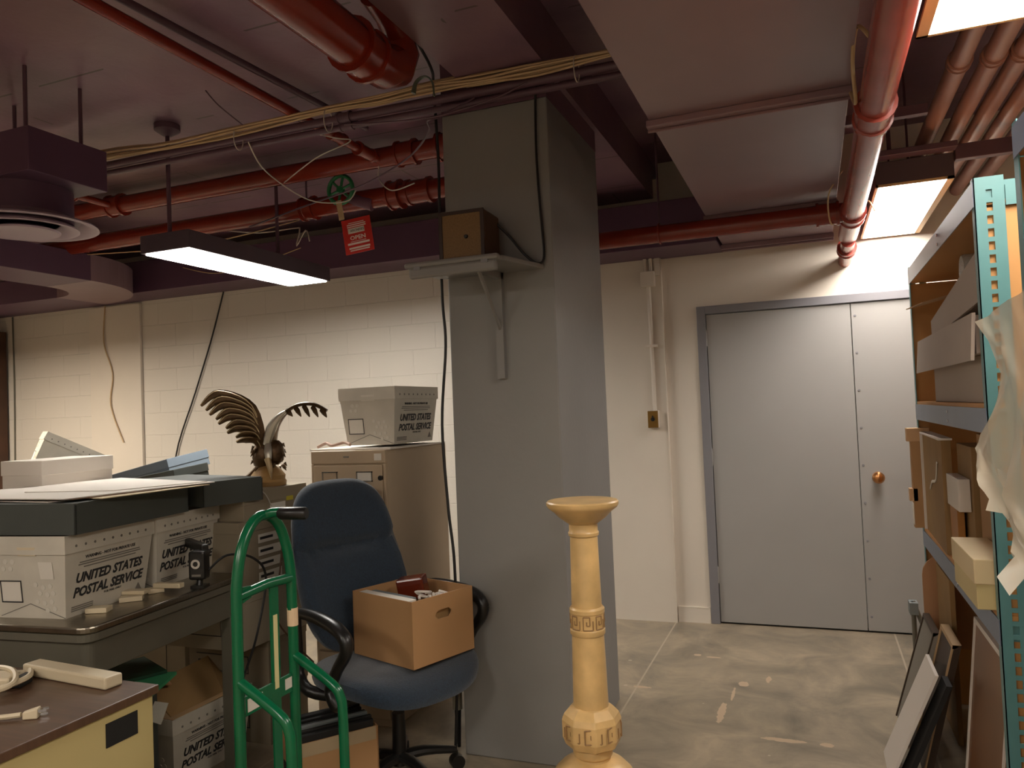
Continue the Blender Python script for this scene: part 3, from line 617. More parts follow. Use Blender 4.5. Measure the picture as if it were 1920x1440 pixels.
B().tube([(.015,-.03,.2),(.02,-.05,.165),(.025,-.06,.13)], [.018,.02,.014], 10, 3).build('head', m_slv, eg, smooth=True)
B().tube([(.02,-.06,.13),(.035,-.075,.08),(.04,-.075,.035)], [.028,.018,.003], 8, 3, flat=(1,.6)).build('beak', m_brl, eg, smooth=True)
lw = B(); le = B()
root = Vector((-.01,0,.17))
for k in range(9):
    f = k/8
    tip = Vector((-.315+.20*f+.012*math.sin(k*3), -.02-.05*f, .405-.185*f))
    ctrl1 = root.lerp(tip,.38)+Vector((.045*(1-f)+.02,-.01,.10*(1-f)+.025)); ctrl2 = root.lerp(tip,.72)+Vector((.01,-.015,.10*(1-f)+.022))
    wd_ = .021
    lw.tube([root+Vector((0,0,-.05*f)), ctrl1, ctrl2, tip], [.014,.021,.021,.007], 8, 5, flat=(.45,1) if 0 else (.4,1))
    le.tube([root+Vector((0,-.012,.01-.05*f)), ctrl1+Vector((0,-.014,.013)), ctrl2+Vector((0,-.014,.013)), tip+Vector((0,-.006,.004))], .0028, 5, 5)
lw.build('left_wing', m_br, eg, smooth=True); le.build('left_wing_ribs', m_brl, eg, smooth=True)
rw = B()
rw.tube([(.0,0,.12),(.02,0,.2),(.035,.0,.28),(.07,.0,.33),(.115,0,.37),(.17,0,.392),(.235,0,.39),(.30,0,.355)], [.022,.034,.034,.022,.014,.014,.014,.012], 10, 4, flat=(1,.7))
for k in range(5):
    a = Vector((.10+k*.043, .0, .365+.02*math.sin(k*.8))); bq = Vector((.135+k*.042, -.02, .335-.003*k)); rw.tube([a, a.lerp(bq,.5)+Vector((0,0,.002)), bq], [.014,.014,.003], 7, 3, flat=(.6,1))
rw.build('right_wing', m_br, eg, smooth=True)
B().tube([(.005,-.02,.2),(.03,-.022,.28),(.065,-.02,.332),(.1,-.015,.36)], [.022,.026,.016,.008], 10, 4).build('painted_wing_highlight', m_slv, eg, smooth=True)  # highlight on the wing built as a pale strip

# ---------------------------------------------------------------- steel table
tb = thing('work_table', 'steel topped work table loaded with postal tubs and grey trays', 'table', (-2.26,1.86,0), R(5.5))
B().prism(rrect(-1.5,0,0,.86,.045), .815, .84).build('table_top', m_steel, tb, bevel=.006)
B().prism(rrect(-1.5,.001,-.001,.859,.045), .79, .815).build('top_rim', m_tabpaint, tb)
B().prism(rrect(-1.46,.02,-.02,.84,.03), .67, .79).build('apron', m_tabpaint, tb, bevel=.004)
for (x_, y_) in ((-.06,.03),(-.06,.77),(-1.44,.03),(-1.44,.77)): B().box(x_-.01,y_,0,x_+.045,y_+.055,.68).build('leg', m_tabpaint, tb, bevel=.006)

# trays
def tray(label, N, th, w, d, h, z, m, upside=True):
    x, y, rz = place_n(N, th, w, d); e = thing('archival_tray', label, 'tray', (x,y,z), rz); a, c, t = w/2, d/2, .006
    b = B()
    b.prism(rrect(-a,-c,a,c,.012,3), 0 if not upside else h-t, t if not upside else h).build('panel', m, e)
    for nm, p in (('side',(-a,-c,a,-c+t)),('side',(-a,c-t,a,c)),('side',(-a,-c,-a+t,c)),('side',(a-t,-c,a,c))): B().box(p[0],p[1],0 if upside else t,p[2],p[3],h-t if upside else h).build(nm, m, e)
    return e
tray('wide dark grey tray resting across the postal tubs on steel table', (-2.385,1.925), -7.6, .75, .6, .108, 1.133, m_boardd)
tray('smaller dark grey tray behind the wide one, tilted toward the hand truck', (-2.44,2.58), 14, .6, .3, .105, 1.141, m_boardd)
# sheets on the tray
def sheet(label, pts, z, m=m_paper, name='mat_board', th=.003):
    o = B().prism(pts, 0, th).build(name, m); o.location = (0,0,z); return tag(o, label, 'board')
sheet('lowest white mat board on grey tray, poking out at front left', [(-3.1,1.98),(-2.52,1.93),(-2.44,2.4),(-3.0,2.5)], 1.242)
sheet('cream mat board sticking out right side of grey tray stack', [(-3.0,2.1),(-2.37,2.02),(-2.33,2.5),(-2.95,2.6)], 1.2455, M('cream_board',(214,196,160),.7))
sheet('brown backed board under the top white sheets', [(-3.15,1.95),(-2.44,1.96),(-2.38,2.3),(-3.0,2.5)], 1.249, M('brown_board',(112,84,60),.7))
sheet('top large white mat board on grey tray', [(-3.3,1.92),(-2.45,1.94),(-2.40,2.28),(-2.33,2.53),(-3.1,2.75)], 1.2525)
sheet('white window mat laid askew on top of boards', [(-2.9,2.12),(-2.5,2.18),(-2.36,2.52),(-2.75,2.6)], 1.256)
# white lidded box, left back
wb = thing('lidded_box', 'white lidded carton on carton pile left, behind white mat boards', 'box', (-3.27,2.56,1.17), 0)
B().box(-.126,-.18,0,.126,.18,.19).build('body', m_paper, wb, bevel=.002); B().box(-.13,-.184,.13,.13,.184,.195).build('lid', m_paper, wb, bevel=.002)
carton('brown carton supporting white lidded box beyond the steel table', -3.45,2.385,.842,-3.1,2.82,1.169, m_kraft2, name='carton')
# grey boxes tilted
def gbox(label, c, size, rz, rx, ry, m):
    e = thing('clamshell_box', label, 'box', c, rz); e.rotation_euler = (rx, ry, rz); a, b_, h = size[0]/2, size[1]/2, size[2]
    B().box(-a,-b_,0,a,b_,h*.45).build('lower_tray', m, e, bevel=.002); B().box(-a-.003,-b_-.003,h*.45,a+.003,b_+.003,h).build('upper_lid', m, e, bevel=.002); return e
m_bb = M('blue_grey_board',(112,124,136),.65,noise=.04)
carton('dark pile of boxes holding up slanted blue grey boxes', -3.95,3.25,0,-3.0,3.65,1.09, m_boardd, lid=0, name='carton')
gbox('blue grey clamshell box leaning at angle, highest of the slanted boxes', (-3.68,3.44,1.17), (.66,.34,.09), R(4), R(6), R(-12), m_bb)
gbox('dark grey clamshell box slanted in front of the blue grey one', (-3.25,3.18,1.17), (.34,.26,.08), R(4), R(4), R(-9), m_boardd)
gbox('green grey box lowest of slanted boxes beside bronze eagle', (-3.03,3.08,1.14), (.24,.2,.07), R(4), 0, R(-8), m_board)

# wooden pieces
for i, (x, y, s, rz, zz, lb) in enumerate(((-2.42,2.04,(.075,.05,.018),.4,.84,'small pale wood block nearest the corner of steel table'),(-2.44,2.2,(.08,.05,.018),.7,.84,'lower pale wood block of the leaning pair on table'),(-2.45,2.23,(.09,.045,.014),.3,.859,'upper pale wood block of the pair on table'),(-2.40,2.34,(.12,.03,.018),.15,.859,'long thin pale wood strip beside black camera on table'),(-2.46,2.33,(.06,.05,.018),1.0,.84,'pale wood block under the thin strip by camera'),(-2.52,2.07,(.06,.035,.012),.2,.84,'flat pale wood chip against front of postal tub'))):
    o = B().obox((0,0,s[2]/2), s).build('wood_block', m_cord, bevel=.002); o.location = (x,y,zz+.0005); o.rotation_euler = (0,0,rz); tag(o, lb, 'wood block')
# camera-like device
cm = thing('web_camera', 'black camera with silver ringed lens on steel table edge', 'camera', (-2.33,2.43,.8405), R(18))
B().box(-.028,-.02,0,.028,.03,.012).tube([(0,0,.01),(0,.01,.05)], .012, 10).build('stand', m_black, cm, smooth=True)
B().box(-.034,-.025,.035,.034,.03,.15).build('camera_body', m_black, cm, bevel=.01)
B().lathe([(.019,-.025),(.019,-.031),(.01,-.031)], (0,0,.1), 20, 'y').build('lens_ring', m_chrome, cm, smooth=True)
B().lathe([(.01,-.0315),(.008,-.033)], (0,0,.1), 16, 'y').build('lens_glass', m_black, cm)
B().box(-.018,-.0265,.05,.018,-.025,.058).build('brand_plate', m_print2, cm)
tag(B().obox((-2.44,2.52,.995), (.03,.3,.035), R(60)).build('monitor_arm', m_black, bevel=.006), 'black bar sticking out behind the black camera', 'bar')
wire('dark cable drooping from black camera over table edge', [(-2.31,2.45,.9),(-2.25,2.5,.96),(-2.2,2.6,.93),(-2.19,2.66,.83),(-2.2,2.6,.6),(-2.24,2.55,.4),(-2.2,2.62,.33),(-2.12,2.75,.4)], .005, m_dk)
# ---------------------------------------------------------------- under the table
carton('brown carton on floor at back under the steel table', -3.6,2.55,0,-3.15,2.7,.42, m_kraft2, name='carton')
carton('dark carton under table beneath the green folder', -2.98,2.02,0,-2.55,2.42,.45, m_boardd, name='carton')
o = B().prism([(-.2,-.13),(.2,-.13),(.2,.13),(-.2,.13)], 0, .012).build('folder', M('mint_green_folder',(74,168,116),.6)); o.location = (-2.66,2.3,.456); o.rotation_euler = (0,0,R(25)); tag(o, 'mint green folder lying under steel table', 'folder')
o = B().prism([(-.14,-.09),(.14,-.09),(.14,.09),(-.14,.09)], 0, .012).build('folder', M('dark_green_folder',(14,60,38),.6)); o.location = (-2.72,2.45,.47); o.rotation_euler = (0,0,R(-25)); tag(o, 'dark green folder lying behind the mint one', 'folder')
fl = thing('torn_carton', 'open kraft carton with raised flaps stuffed in floor postal tub', 'box', (-2.66,2.67,.27), 0)
B().slab([(.12,-.2,.02),(.12,.1,.02),(-.02,.16,.15),(-.02,-.2,.13)], (.004,0,.002)).build('flap', m_kraft2, fl)
B().slab([(.12,.1,.02),(.1,.2,-.01),(-.04,.2,.12),(-.02,.16,.15)], (.004,0,.002)).build('flap', m_kraft2, fl)
B().slab([(-.12,-.22,.1),(.03,-.2,.14),(.05,-.12,.12),(-.1,-.05,.15)], (0,.0,.004)).build('flap', m_kraft, fl)
B().box(-.13,-.18,-.25,.115,.18,0).build('carton_body', m_kraft2, fl)
tag(B().slab([(-2.56,2.36,.32),(-2.5,2.38,.3),(-2.5,2.42,.37),(-2.56,2.4,.38)], (0,.003,0)).build('paper_scrap', m_lbl), 'white paper scrap wedged by carton flap above floor tub', 'paper')

# ---------------------------------------------------------------- desk
dk = thing('desk', 'wood topped beige metal desk in bottom left corner', 'desk', (-1.83,1.74,0))
B().box(-1.3,-.8,.715,0,0,.74).build('desk_top', m_wood, dk, bevel=.003)
B().box(-1.28,-.78,.02,-.012,-.012,.715).build('desk_body', m_beige, dk, bevel=.004)
B().box(-.012,-.175,.625,-.0095,-.07,.69).build('end_grille', m_blackm, dk)
ps = thing('power_strip', 'cream power strip lying along back edge of wooden desk top', 'power strip', (-2.14,1.7,.7405), R(-5))
B().box(-.19,-.03,0,.2,.028,.035).build('housing', m_cord, ps, bevel=.006)
wire('cream power cord coiled on desk top beside power strip', [(-2.3,1.69,.76),(-2.22,1.62,.765),(-2.25,1.54,.755),(-2.4,1.5,.75),(-2.5,1.56,.76),(-2.42,1.64,.77),(-2.28,1.62,.78),(-2.2,1.55,.765),(-2.3,1.46,.75),(-2.5,1.44,.748)], .0085, m_cord, 'flex_cord', 'cord')
pw = thing('power_adapter', 'cream and black adapter block under coiled cord on desk', 'adapter', (-2.3,1.6,.7405), R(20))
B().box(-.05,-.04,0,.05,.04,.035).build('adapter_body', m_cord, pw, bevel=.008); B().box(.05,-.03,.0,.075,.03,.03).build('adapter_end', m_blackm, pw, bevel=.004)
wire('cream cord ending in plug near front of desk', [(-2.3,1.36,.747),(-2.12,1.37,.748),(-2.03,1.405,.75),(-1.985,1.43,.752)], .0065, m_cord, 'flex_cord', 'cord')
pg = thing('power_plug', 'cream three pin plug with metal prongs lying on desk top', 'plug', (-1.965,1.445,.7405), R(35))
B().hexa([(-.02,-.01,0),(.018,-.016,0),(.018,.016,0),(-.02,.01,0),(-.02,-.008,.018),(.018,-.014,.026),(.018,.014,.026),(-.02,.008,.018)]).build('plug_body', m_cord, pg, bevel=.003)
for q in ((-.009,.018),(.009,.018),(0,.007)): B().box(.018,q[0]-.0015,q[1]-.003,.038,q[0]+.0015,q[1]+.003).build('prong', m_chrome, pg)

# ---------------------------------------------------------------- hand truck
ht = thing('hand_truck', 'green tubular steel hand truck with black grip, beside blue chair', 'hand truck', (-1.69,2.05,0))
hp = [(0,-.135,.04),(0,-.137,.5),(0,-.137,.92),(0,-.132,1.01),(0,-.112,1.09),(0,-.075,1.155),(0,-.025,1.19),(0,.03,1.185),(0,.078,1.145),(0,.11,1.075),(0,.127,1.0),(0,.132,.9),(0,.133,.5),(0,.133,.04)]
B().tube(hp, .0175, 14, 3).build('main_frame', m_green, ht, smooth=True)
B().tube([(.0,.0,1.19),(.03,.01,1.2),(.07,.015,1.2)], .016, 12, 2).build('grip_stem', m_green, ht, smooth=True)
B().tube([(.055,.012,1.197),(.06,.012,1.197),(.145,.025,1.196),(.15,.026,1.196)], [.017,.0205,.0205,.018], 14).build('grip', m_black, ht, smooth=True)
B().tube([(0,-.137,.958),(0,.0,.968),(0,.133,.962)], .0165, 12).hexa([(-.006,-.13,.93),(.006,-.13,.93),(.006,-.075,.945),(-.006,-.075,.945),(-.006,-.13,.985),(.006,-.13,.985),(.006,-.075,.98),(-.006,-.075,.98)]).build('cross_bar', m_green, ht, smooth=True)
B().box(-.004,-.137,.585,.004,.133,.645).build('lower_plate', m_green, ht)
B().box(-.003,.018,.06,.003,.058,.955).build('centre_strap', m_green, ht)
B().box(.003,.028,.62,.0045,.048,.86).build('yellow_strip', M('pale_yellow_tape',(214,206,150),.6), ht)
B().box(.004,-.105,.595,.0055,-.035,.635).build('white_label', m_lbl, ht); B().box(.004,.078,.6,.0055,.112,.635).build('white_label', m_lbl, ht)
B().tube([(0,.1328,.8),(0,.133,.86)], .0182, 14).build('tape_band', M('cream_tape',(224,196,160),.7), ht)
for s in (-.137,.133):
    B().tube([(0,s,.70),(.03,s,.685),(.15,s,.615),(.182,s,.575),(.19,s,.5),(.19,s,.16)], .0165, 12, 4).build('wheel_bracket', m_green, ht, smooth=True)
    wl = B().lathe([(.1,-.025),(.115,-.015),(.115,.015),(.1,.025)], (.19,s+(-.06 if s < 0 else .06),.116), 28, 'y').build('wheel', m_blackm, ht, smooth=True)
    B().lathe([(.04,-.03),(.04,.03)], (.19,s+(-.06 if s < 0 else .06),.116), 16, 'y').build('hub', m_chrome, wl)
B().tube([(.19,-.2,.116),(.19,.2,.116)], .009, 8).build('axle', m_chrome, ht)
B().box(-.21,-.15,.002,.0,.147,.01).build('toe_plate', m_green, ht)

# ---------------------------------------------------------------- folder box on floor
fbx, fby, frz = place_n((-1.856,2.379), 38, .265, .33)
fb = thing('file_box', 'brown carton of black folders on floor behind green hand truck', 'box', (fbx,fby,0), frz)
a, c, h, t = .1325, .165, .29, .005
B().box(-a,-c,0,a,c,t).box(-a,-c,t,a,-c+t,h).box(-a,c-t,t,a,c,h).box(-a,-c,t,-a+t,c,h).box(a-t,-c,t,a,c,h).build('carton', m_kraft, fb)
B().box(a,-c+.01,.24,a+.001,c-.01,h).build('shiny_tape', M('clear_tape',(170,150,120),.12), fb)
B().box(-.02,-c-.001,.15,.02,-c,.19).build('hand_hole', m_blackm, fb)
fx, fy = fbx, fby
proto = None
names = ['frontmost black folder in floor carton','second black folder in floor carton','third black folder in floor carton','fourth black folder in floor carton','fifth black folder in floor carton','silver edged folder in floor carton','rear black folder in floor carton']
for k in range(7):
    xx = a-.03-k*.034; o = B().box(-.009,-.15,0,.009,.15,.31+.004*(k%3)).build('folder', m_blackm if k != 2 else m_board, bevel=.003)
    wv = Matrix.Rotation(frz,3,'Z') @ Vector((xx,.005*(k%2),0)); o.location = (fx+wv.x, fy+wv.y, .006); o.rotation_euler = (0, R(2.5), frz); tag(o, names[k] if k != 2 else 'grey folder among black ones in floor carton', 'folder', 'folders in the floor carton')

# ---------------------------------------------------------------- chair
CH = (-1.655,2.80); CR = R(-140)+PI/2    # chair local -Y is its front
ch = thing('office_chair', 'blue fabric swivel office chair with black arms, holding cardboard box', 'chair', (CH[0],CH[1],0), R(66))
def pillow(b, plan, prof, deform, n=48):
    rings = []
    for s, tt in prof:
        rings.append([b.bm.verts.new(deform(plan(2*PI*k/n, s), tt)) for k in range(n)])
    for i in range(len(rings)-1):
        for k in range(n): b.bm.faces.new((rings[i][k],rings[i][(k+1)%n],rings[i+1][(k+1)%n],rings[i+1][k]))
    b.bm.faces.new(rings[0][::-1]); b.bm.faces.new(rings[-1])
def se(q, a, b_, e):
    c, s = math.cos(q), math.sin(q)
    return (a*abs(c)**(2/e)*(1 if c >= 0 else -1), b_*abs(s)**(2/e)*(1 if s >= 0 else -1))
prof = [(0.02,0),(.4,0),(.7,0),(.85,.0),(.93,.06),(.985,.2),(1,.4),(1,.55),(.985,.75),(.94,.9),(.86,.98),(.72,1),(.5,1),(.25,1),(.02,1)]
sb = B()
def seatdef(p, tt):
    x_, y_ = p; edge = max(0, -y_-.1)
    zt = .425+.075*tt - .9*edge*edge*1.6 + .25*x_*x_*(.6 if tt > .5 else .2)
    return (x_, y_, zt)
pillow(sb, lambda q, s: tuple(v*s for v in se(q, .32, .29, 2.8)), prof, seatdef); sb.build('seat', m_fab, ch, smooth=True)
bb = B()
def backdef(p, tt):
    x_, z_ = p                 # z_ in -.36..+.36
    hgt = (z_+.36)/.72
    w_ = 1.0-.10*hgt-.14*max(0,.35-hgt)*2
    x2 = x_*w_
    depth = .085*tt
    y_ = .285+.2*hgt - depth + .30*x2*x2*-1*.9
    if tt > .5:
        y_ += .034*math.exp(-((hgt-.60)/.04)**2) - .02*math.exp(-((hgt-.33)/.18)**2)
    return (x2, y_, .50+hgt*.72)
bprof = [(s, tt) for s, tt in [(0.02,0),(.5,0),(.85,0),(.94,.08),(.99,.3),(1,.5),(.99,.7),(.95,.88),(.88,.97)]]+[(.88-.04*i,1) for i in range(1,22)]
pillow(bb, lambda q, s: tuple(v*s for v in se(q, .275, .36, 3.4)), bprof, backdef, 72); bb.build('backrest', m_fab, ch, smooth=True)
B().box(-.17,-.16,.40,.17,.17,.428).build('seat_pan', m_black, ch, bevel=.01)
B().tube([(0,.16,.41),(0,.27,.42),(0,.3,.5),(0,.34,.8)], [.03,.03,.028,.02], 10, 4, flat=(1,.5)).build('back_bar', m_black, ch, smooth=True)
for s in (-1,1):
    B().tube([(s*.16,-.03,.412),(s*.30,-.05,.415),(s*.335,-.08,.43),(s*.34,-.05,.48),(s*.34,-.10,.56),(s*.34,-.16,.63),(s*.34,-.165,.68),(s*.34,-.10,.715),(s*.335,.04,.73),(s*.33,.17,.725),(s*.33,.21,.70),(s*.33,.205,.6),(s*.33,.20,.48),(s*.33,.12,.43),(s*.26,.02,.412)],
             [.02,.026,.03,.024,.022,.024,.026,.027,.025,.022,.019,.019,.02,.024,.02], 12, 4, flat=(1,1.0)).build('armrest', m_black, ch, smooth=True)
B().tube([(0,0,.3),(0,0,.41)], .013, 12).build('gas_piston', m_chrome, ch, smooth=True)
B().tube([(0,0,.07),(0,0,.28)], [.03,.026], 14).build('gas_column_cover', m_black, ch, smooth=True)
B().tube([(.16,.03,.4),(.165,.02,.35)], [.018,.022], 10).build('adjust_knob', m_black, ch, smooth=True)
for k in range(5):
    a_ = R(-100-66+72*k); dx, dy = math.cos(a_), math.sin(a_)
    B().tube([(0,0,.10),(.1*dx,.1*dy,.105),(.24*dx,.24*dy,.08)], [.028,.026,.017], 10, 3, flat=(1,.8)).build('base_arm', m_black, ch, smooth=True)
    ca = B().tube([(.245*dx-.022*dy,.245*dy+.022*dx,.03),(.245*dx+.022*dy,.245*dy-.022*dx,.03)], .0295, 16).tube([(.245*dx,.245*dy,.03),(.242*dx,.242*dy,.075)], .008, 8).build('caster', m_black, ch, smooth=True)

# box on chair
cbx, cby, crz = place_n((-1.49,2.65), 20, .375, .335)
kb = thing('cardboard_box', 'open brown cardboard box with handle slot sitting on blue chair seat', 'box', (cbx,cby,.512), crz)
a, c, h, t = .1875, .1675, .26, .005
B().box(-a,-c,0,a,c,t).box(-a,-c,t,a,-c+t,h).box(-a,c-t,t,a,c,h).box(-a,-c,t,-a+t,c,h).build('carton', m_kraft, kb)
hb = B()     # right panel with a slot
for sy_, sz_ in ((-1,-1),(-1,1),(1,-1),(1,1)):
    hb.slab([(a-t,sy_*.045,.1825+sz_*.0175),(a-t,sy_*.03,.1825+sz_*.0175),(a-t,sy_*.045,.1825+sz_*.004)], (t,0,0))
for y0, y1, z0, z1 in ((-c+t,-.045,t,h),(.045,c-t,t,h),(-.045,.045,t,.165),(-.045,.045,.2,h)): hb.box(a-t,y0,z0,a,y1,z1)
hb.build('handle_panel', m_kraft, kb)
def inbox(x, y, z): v_ = Matrix.Rotation(crz,3,'Z') @ Vector((x,y,0)); return (cbx+v_.x, cby+v_.y, .512+z)
o = B().box(-.165,-.02,0,.15,.02,.25).build('paper_stack', m_lbl, bevel=.002); o.location = inbox(0,-.13,.006); o.rotation_euler=(0,0,crz); tag(o, 'stack of white papers upright at front inside cardboard box on chair', 'papers')
o = B().box(-.16,-.018,0,.1,.018,.243).build('folder_stack', m_board, bevel=.002); o.location = inbox(0,-.085,.006); o.rotation_euler=(0,0,crz); tag(o, 'grey folders upright behind papers in cardboard box on chair', 'folders')
o = B().box(-.06,-.035,0,.06,.035,.09).build('spectacle_case', M('brown_tortoiseshell',(90,34,18),.15), bevel=.008); o.location = inbox(-.02,.03,.212); o.rotation_euler=(R(5),R(-8),crz+.5); tag(o, 'shiny dark brown case on top inside cardboard box on chair', 'case')
o = B().box(-.17,-.085,0,.165,.1,.2).build('packed_goods', m_kraft2); o.location = inbox(.0,.04,.006); o.rotation_euler=(0,0,crz); tag(o, 'packed contents filling cardboard box on chair', 'packing')
random.seed(5)
for k in range(5):
    pts = [(random.uniform(-.03,.03), random.uniform(-.03,.03), random.uniform(0,.03)) for _ in range(6)]
    o = B().tube(pts, .006, 6, 4).build('crumpled_wrap', M('clear_wrap',(214,206,196),.15), smooth=True); o.location = inbox(.06+.022*k,.0+.03*(k%3),.222); tag(o, 'crumpled clear plastic wrap on top of cardboard box contents', 'wrap', 'plastic wraps in the box on the chair')
# things by the column foot
ub = thing('umbrella', 'folded umbrella with dark red handle and plastic sleeve leaning on column', 'umbrella', (-1.56,3.16,0))
B().tube([(0,0,.35),(.005,-.01,.46)], .02, 12).build('handle', M('dark_red',(80,18,24),.4), ub, smooth=True)
B().tube([(0,0,.17),(0,0,.35)], .022, 12).build('sleeve', M('glossy_grey_plastic',(150,146,130),.15), ub, smooth=True)
B().tube([(0,0,.002),(0,0,.17)], [.008,.015], 10).build('tip', m_blackm, ub, smooth=True)
wire('black cord running along cabinet foot behind the chair', [(-1.93,3.0,.4),(-1.98,3.05,.33),(-2.05,3.08,.28),(-2.1,3.1,.1),(-2.1,3.12,.01)], .005, m_dk)

# ---------------------------------------------------------------- stone pedestal
pd = thing('stone_pedestal', 'honey coloured stone pedestal with Greek key carving before grey column', 'pedestal', (-.80,2.7,0))
def octo(b, prof, n=8, rot=PI/8):
    rings = [[b.bm.verts.new((r*math.cos(rot+2*PI*k/n), r*math.sin(rot+2*PI*k/n), z)) for k in range(n)] for r, z in prof]
    for i in range(len(rings)-1):
        for k in range(n): b.bm.faces.new((rings[i][k],rings[i][(k+1)%n],rings[i+1][(k+1)%n],rings[i+1][k]))
    b.bm.faces.new(rings[0][::-1]); b.bm.faces.new(rings[-1])
B().lathe([(.05,1.08),(.062,1.088),(.085,1.105),(.105,1.125),(.125,1.14),(.131,1.15),(.131,1.16),(.126,1.165),(.0,1.165)], (0,0,0), 48).build('top_dish', m_onyx, pd, smooth=True)
B().lathe([(.0485,.425),(.0635,.43),(.060,.6),(.0575,.70),(.055,.765),(.050,1.03),(.0485,1.04),(.0485,1.08)], (0,0,0), 40).build('shaft', m_onyx, pd, smooth=True)
B().lathe([(.05,1.035),(.055,1.04),(.056,1.05),(.052,1.056),(.052,1.085),(.055,1.09)], (0,0,0), 40).build('neck_ring', m_onyx, pd, smooth=True)
B().lathe([(.06,.685),(.0635,.69),(.0635,.705),(.061,.708),(.061,.762),(.0635,.765),(.0635,.778),(.058,.785)], (0,0,0), 40).build('carved_band', m_onyx, pd, smooth=True)
ob = B(); octo(ob, [(.07,.285),(.098,.30),(.108,.325),(.108,.385),(.1,.405),(.075,.43),(.06,.435)]); ob.build('carved_collar', m_onyx, pd, bevel=.005)
B().lathe([(.145,.16),(.14,.2),(.115,.225),(.085,.238),(.062,.245),(.06,.252),(.07,.262),(.072,.275),(.066,.29)], (0,0,0), 40).build('base_torus', m_onyx, pd, smooth=True)
ob = B(); octo(ob, [(.155,0),(.16,.02),(.16,.13),(.15,.15),(.14,.165)]); ob.build('plinth', m_onyx, pd, bevel=.005)
def key(b, r, z0, hh, n, flat=False):
    th = hh*.1
    for k in range(n):
        a0 = 2*PI*k/n; wd_ = 2*PI/n
        S_ = [((.05,0),(.05,1)),((.05,1),(.55,1)),((.55,1),(.55,.35)),((.55,.35),(.3,.35)),((.3,.35),(.3,.65)),((.05,0),(.78,0)),((.78,0),(.78,.7))]
        for (u0,v0),(u1,v1) in S_:
            def P3(u, v):
                q = a0+wd_*u
                rr = r if not flat else r*math.cos(PI/8)/math.cos(((q) % (PI/4))-PI/8)
                return (rr*math.cos(q), rr*math.sin(q), z0+v*hh)
            st = 4
            b.tube([P3(u0+(u1-u0)*i/st, v0+(v1-v0)*i/st) for i in range(st+1)], th*.55, 5)
kb_ = B(); key(kb_, .061, .712, .046, 8); kb_.build('key_carving', m_groove, pd)
kb_ = B(); key(kb_, .1082, .332, .048, 8, True); kb_.build('key_carving', m_groove, pd)

# ---------------------------------------------------------------- teal shelving
X0, X1 = .47, 1.05
def post(parent, x, y, sx, sy, h=2.13, holes=True):
    # steel angle: one flange along X (faces -Y), one along Y, keyhole slots cut
    b = B(); fw = .078*sx; z = 0; pitch = .0385
    xs = sorted((x, x+fw)); cx = (xs[0]+xs[1])/2; n = int((h-.03)/pitch) if holes else 0
    t_ = .003
    if holes:
        hw, hh = .008, .0125
        b.box(xs[0],y,0,cx-hw,y+t_,h).box(cx+hw,y,0,xs[1],y+t_,h)
        for k in range(n+1):
            z0 = k*pitch+hh if k else 0; z1 = min((k+1)*pitch-hh, h)
            if k == 0: z0 = 0
            if k == n: z1 = h
            if k == n-1: z1 = max(z1, h-.045) if 0 else z1
            if z1 > z0: b.box(cx-hw,y,z0,cx+hw,y+t_,z1)
    else: b.box(xs[0],y,0,xs[1],y+t_,h)
    ys = sorted((y, y+.038*sy)); b.box(min(x,x+.003*sx),ys[0],0,max(x,x+.003*sx),ys[1],h)
    return b.build('post', m_teal, parent)
def rack(label, y0, y1, levels, hy=True):
    t = thing('steel_shelving', label, 'shelving', (0,0,0))
    for x, sx in ((X0,1),(X1,-1)):
        post(t, x, y0, sx, 1); post(t, x, y1-.003, sx, -1)
    for z in levels:
        top = z > 2
        B().box(X0-.002,y0+.004,z-.075,X0+.001,y1-.004,z).box(X0,y0+.004,z-.004,X0+.03,y1-.004,z).build('front_beam', m_beam_s, t)
        B().box(X1-.001,y0+.004,z-.075,X1+.002,y1-.004,z).build('rear_beam', m_beam_s, t)
        zb = z if not top else z-.072
        B().box(X0+.002,y0+.006,zb,X1-.002,y1-.0152,zb+.014).build('shelf_board', m_orange, t)
        B().box(X0+.01,y0+.006,z-.06,X1-.01,y0+.009,z-.004).build('end_tie', m_teal, t); B().box(X0+.01,y1-.009,z-.06,X1-.01,y1-.006,z-.004).build('end_tie', m_teal, t)
        for yy in (y0+.7,): B().lathe([(.006,-.004),(.006,.0)],(X0-.001,yy,z-.02),8,'x').lathe([(.006,-.004),(.006,.0)],(X0-.001,yy,z-.055),8,'x').build('bolt', m_chrome, t)
    B().box(X0+.004,y0+.0105,0.0,X1-.01,y0+.015,2.04).build('end_panel', m_orange, t)
    B().box(X0+.004,y1-.015,0.0,X1-.01,y1-.0105,2.045).build('end_panel', m_orange, t)
    B().box(X0+.08,y0-.002,2.04,X1-.08,y0+.004,2.1).build('top_tie', m_teal, t)
    return t
rack('teal slotted steel shelving standing against grey doors on right', 2.6, 4.28, (2.12,1.45,.835))
rack('nearer teal steel shelving cut off by right picture edge', .25, 2.12, (2.12,1.45,.835))
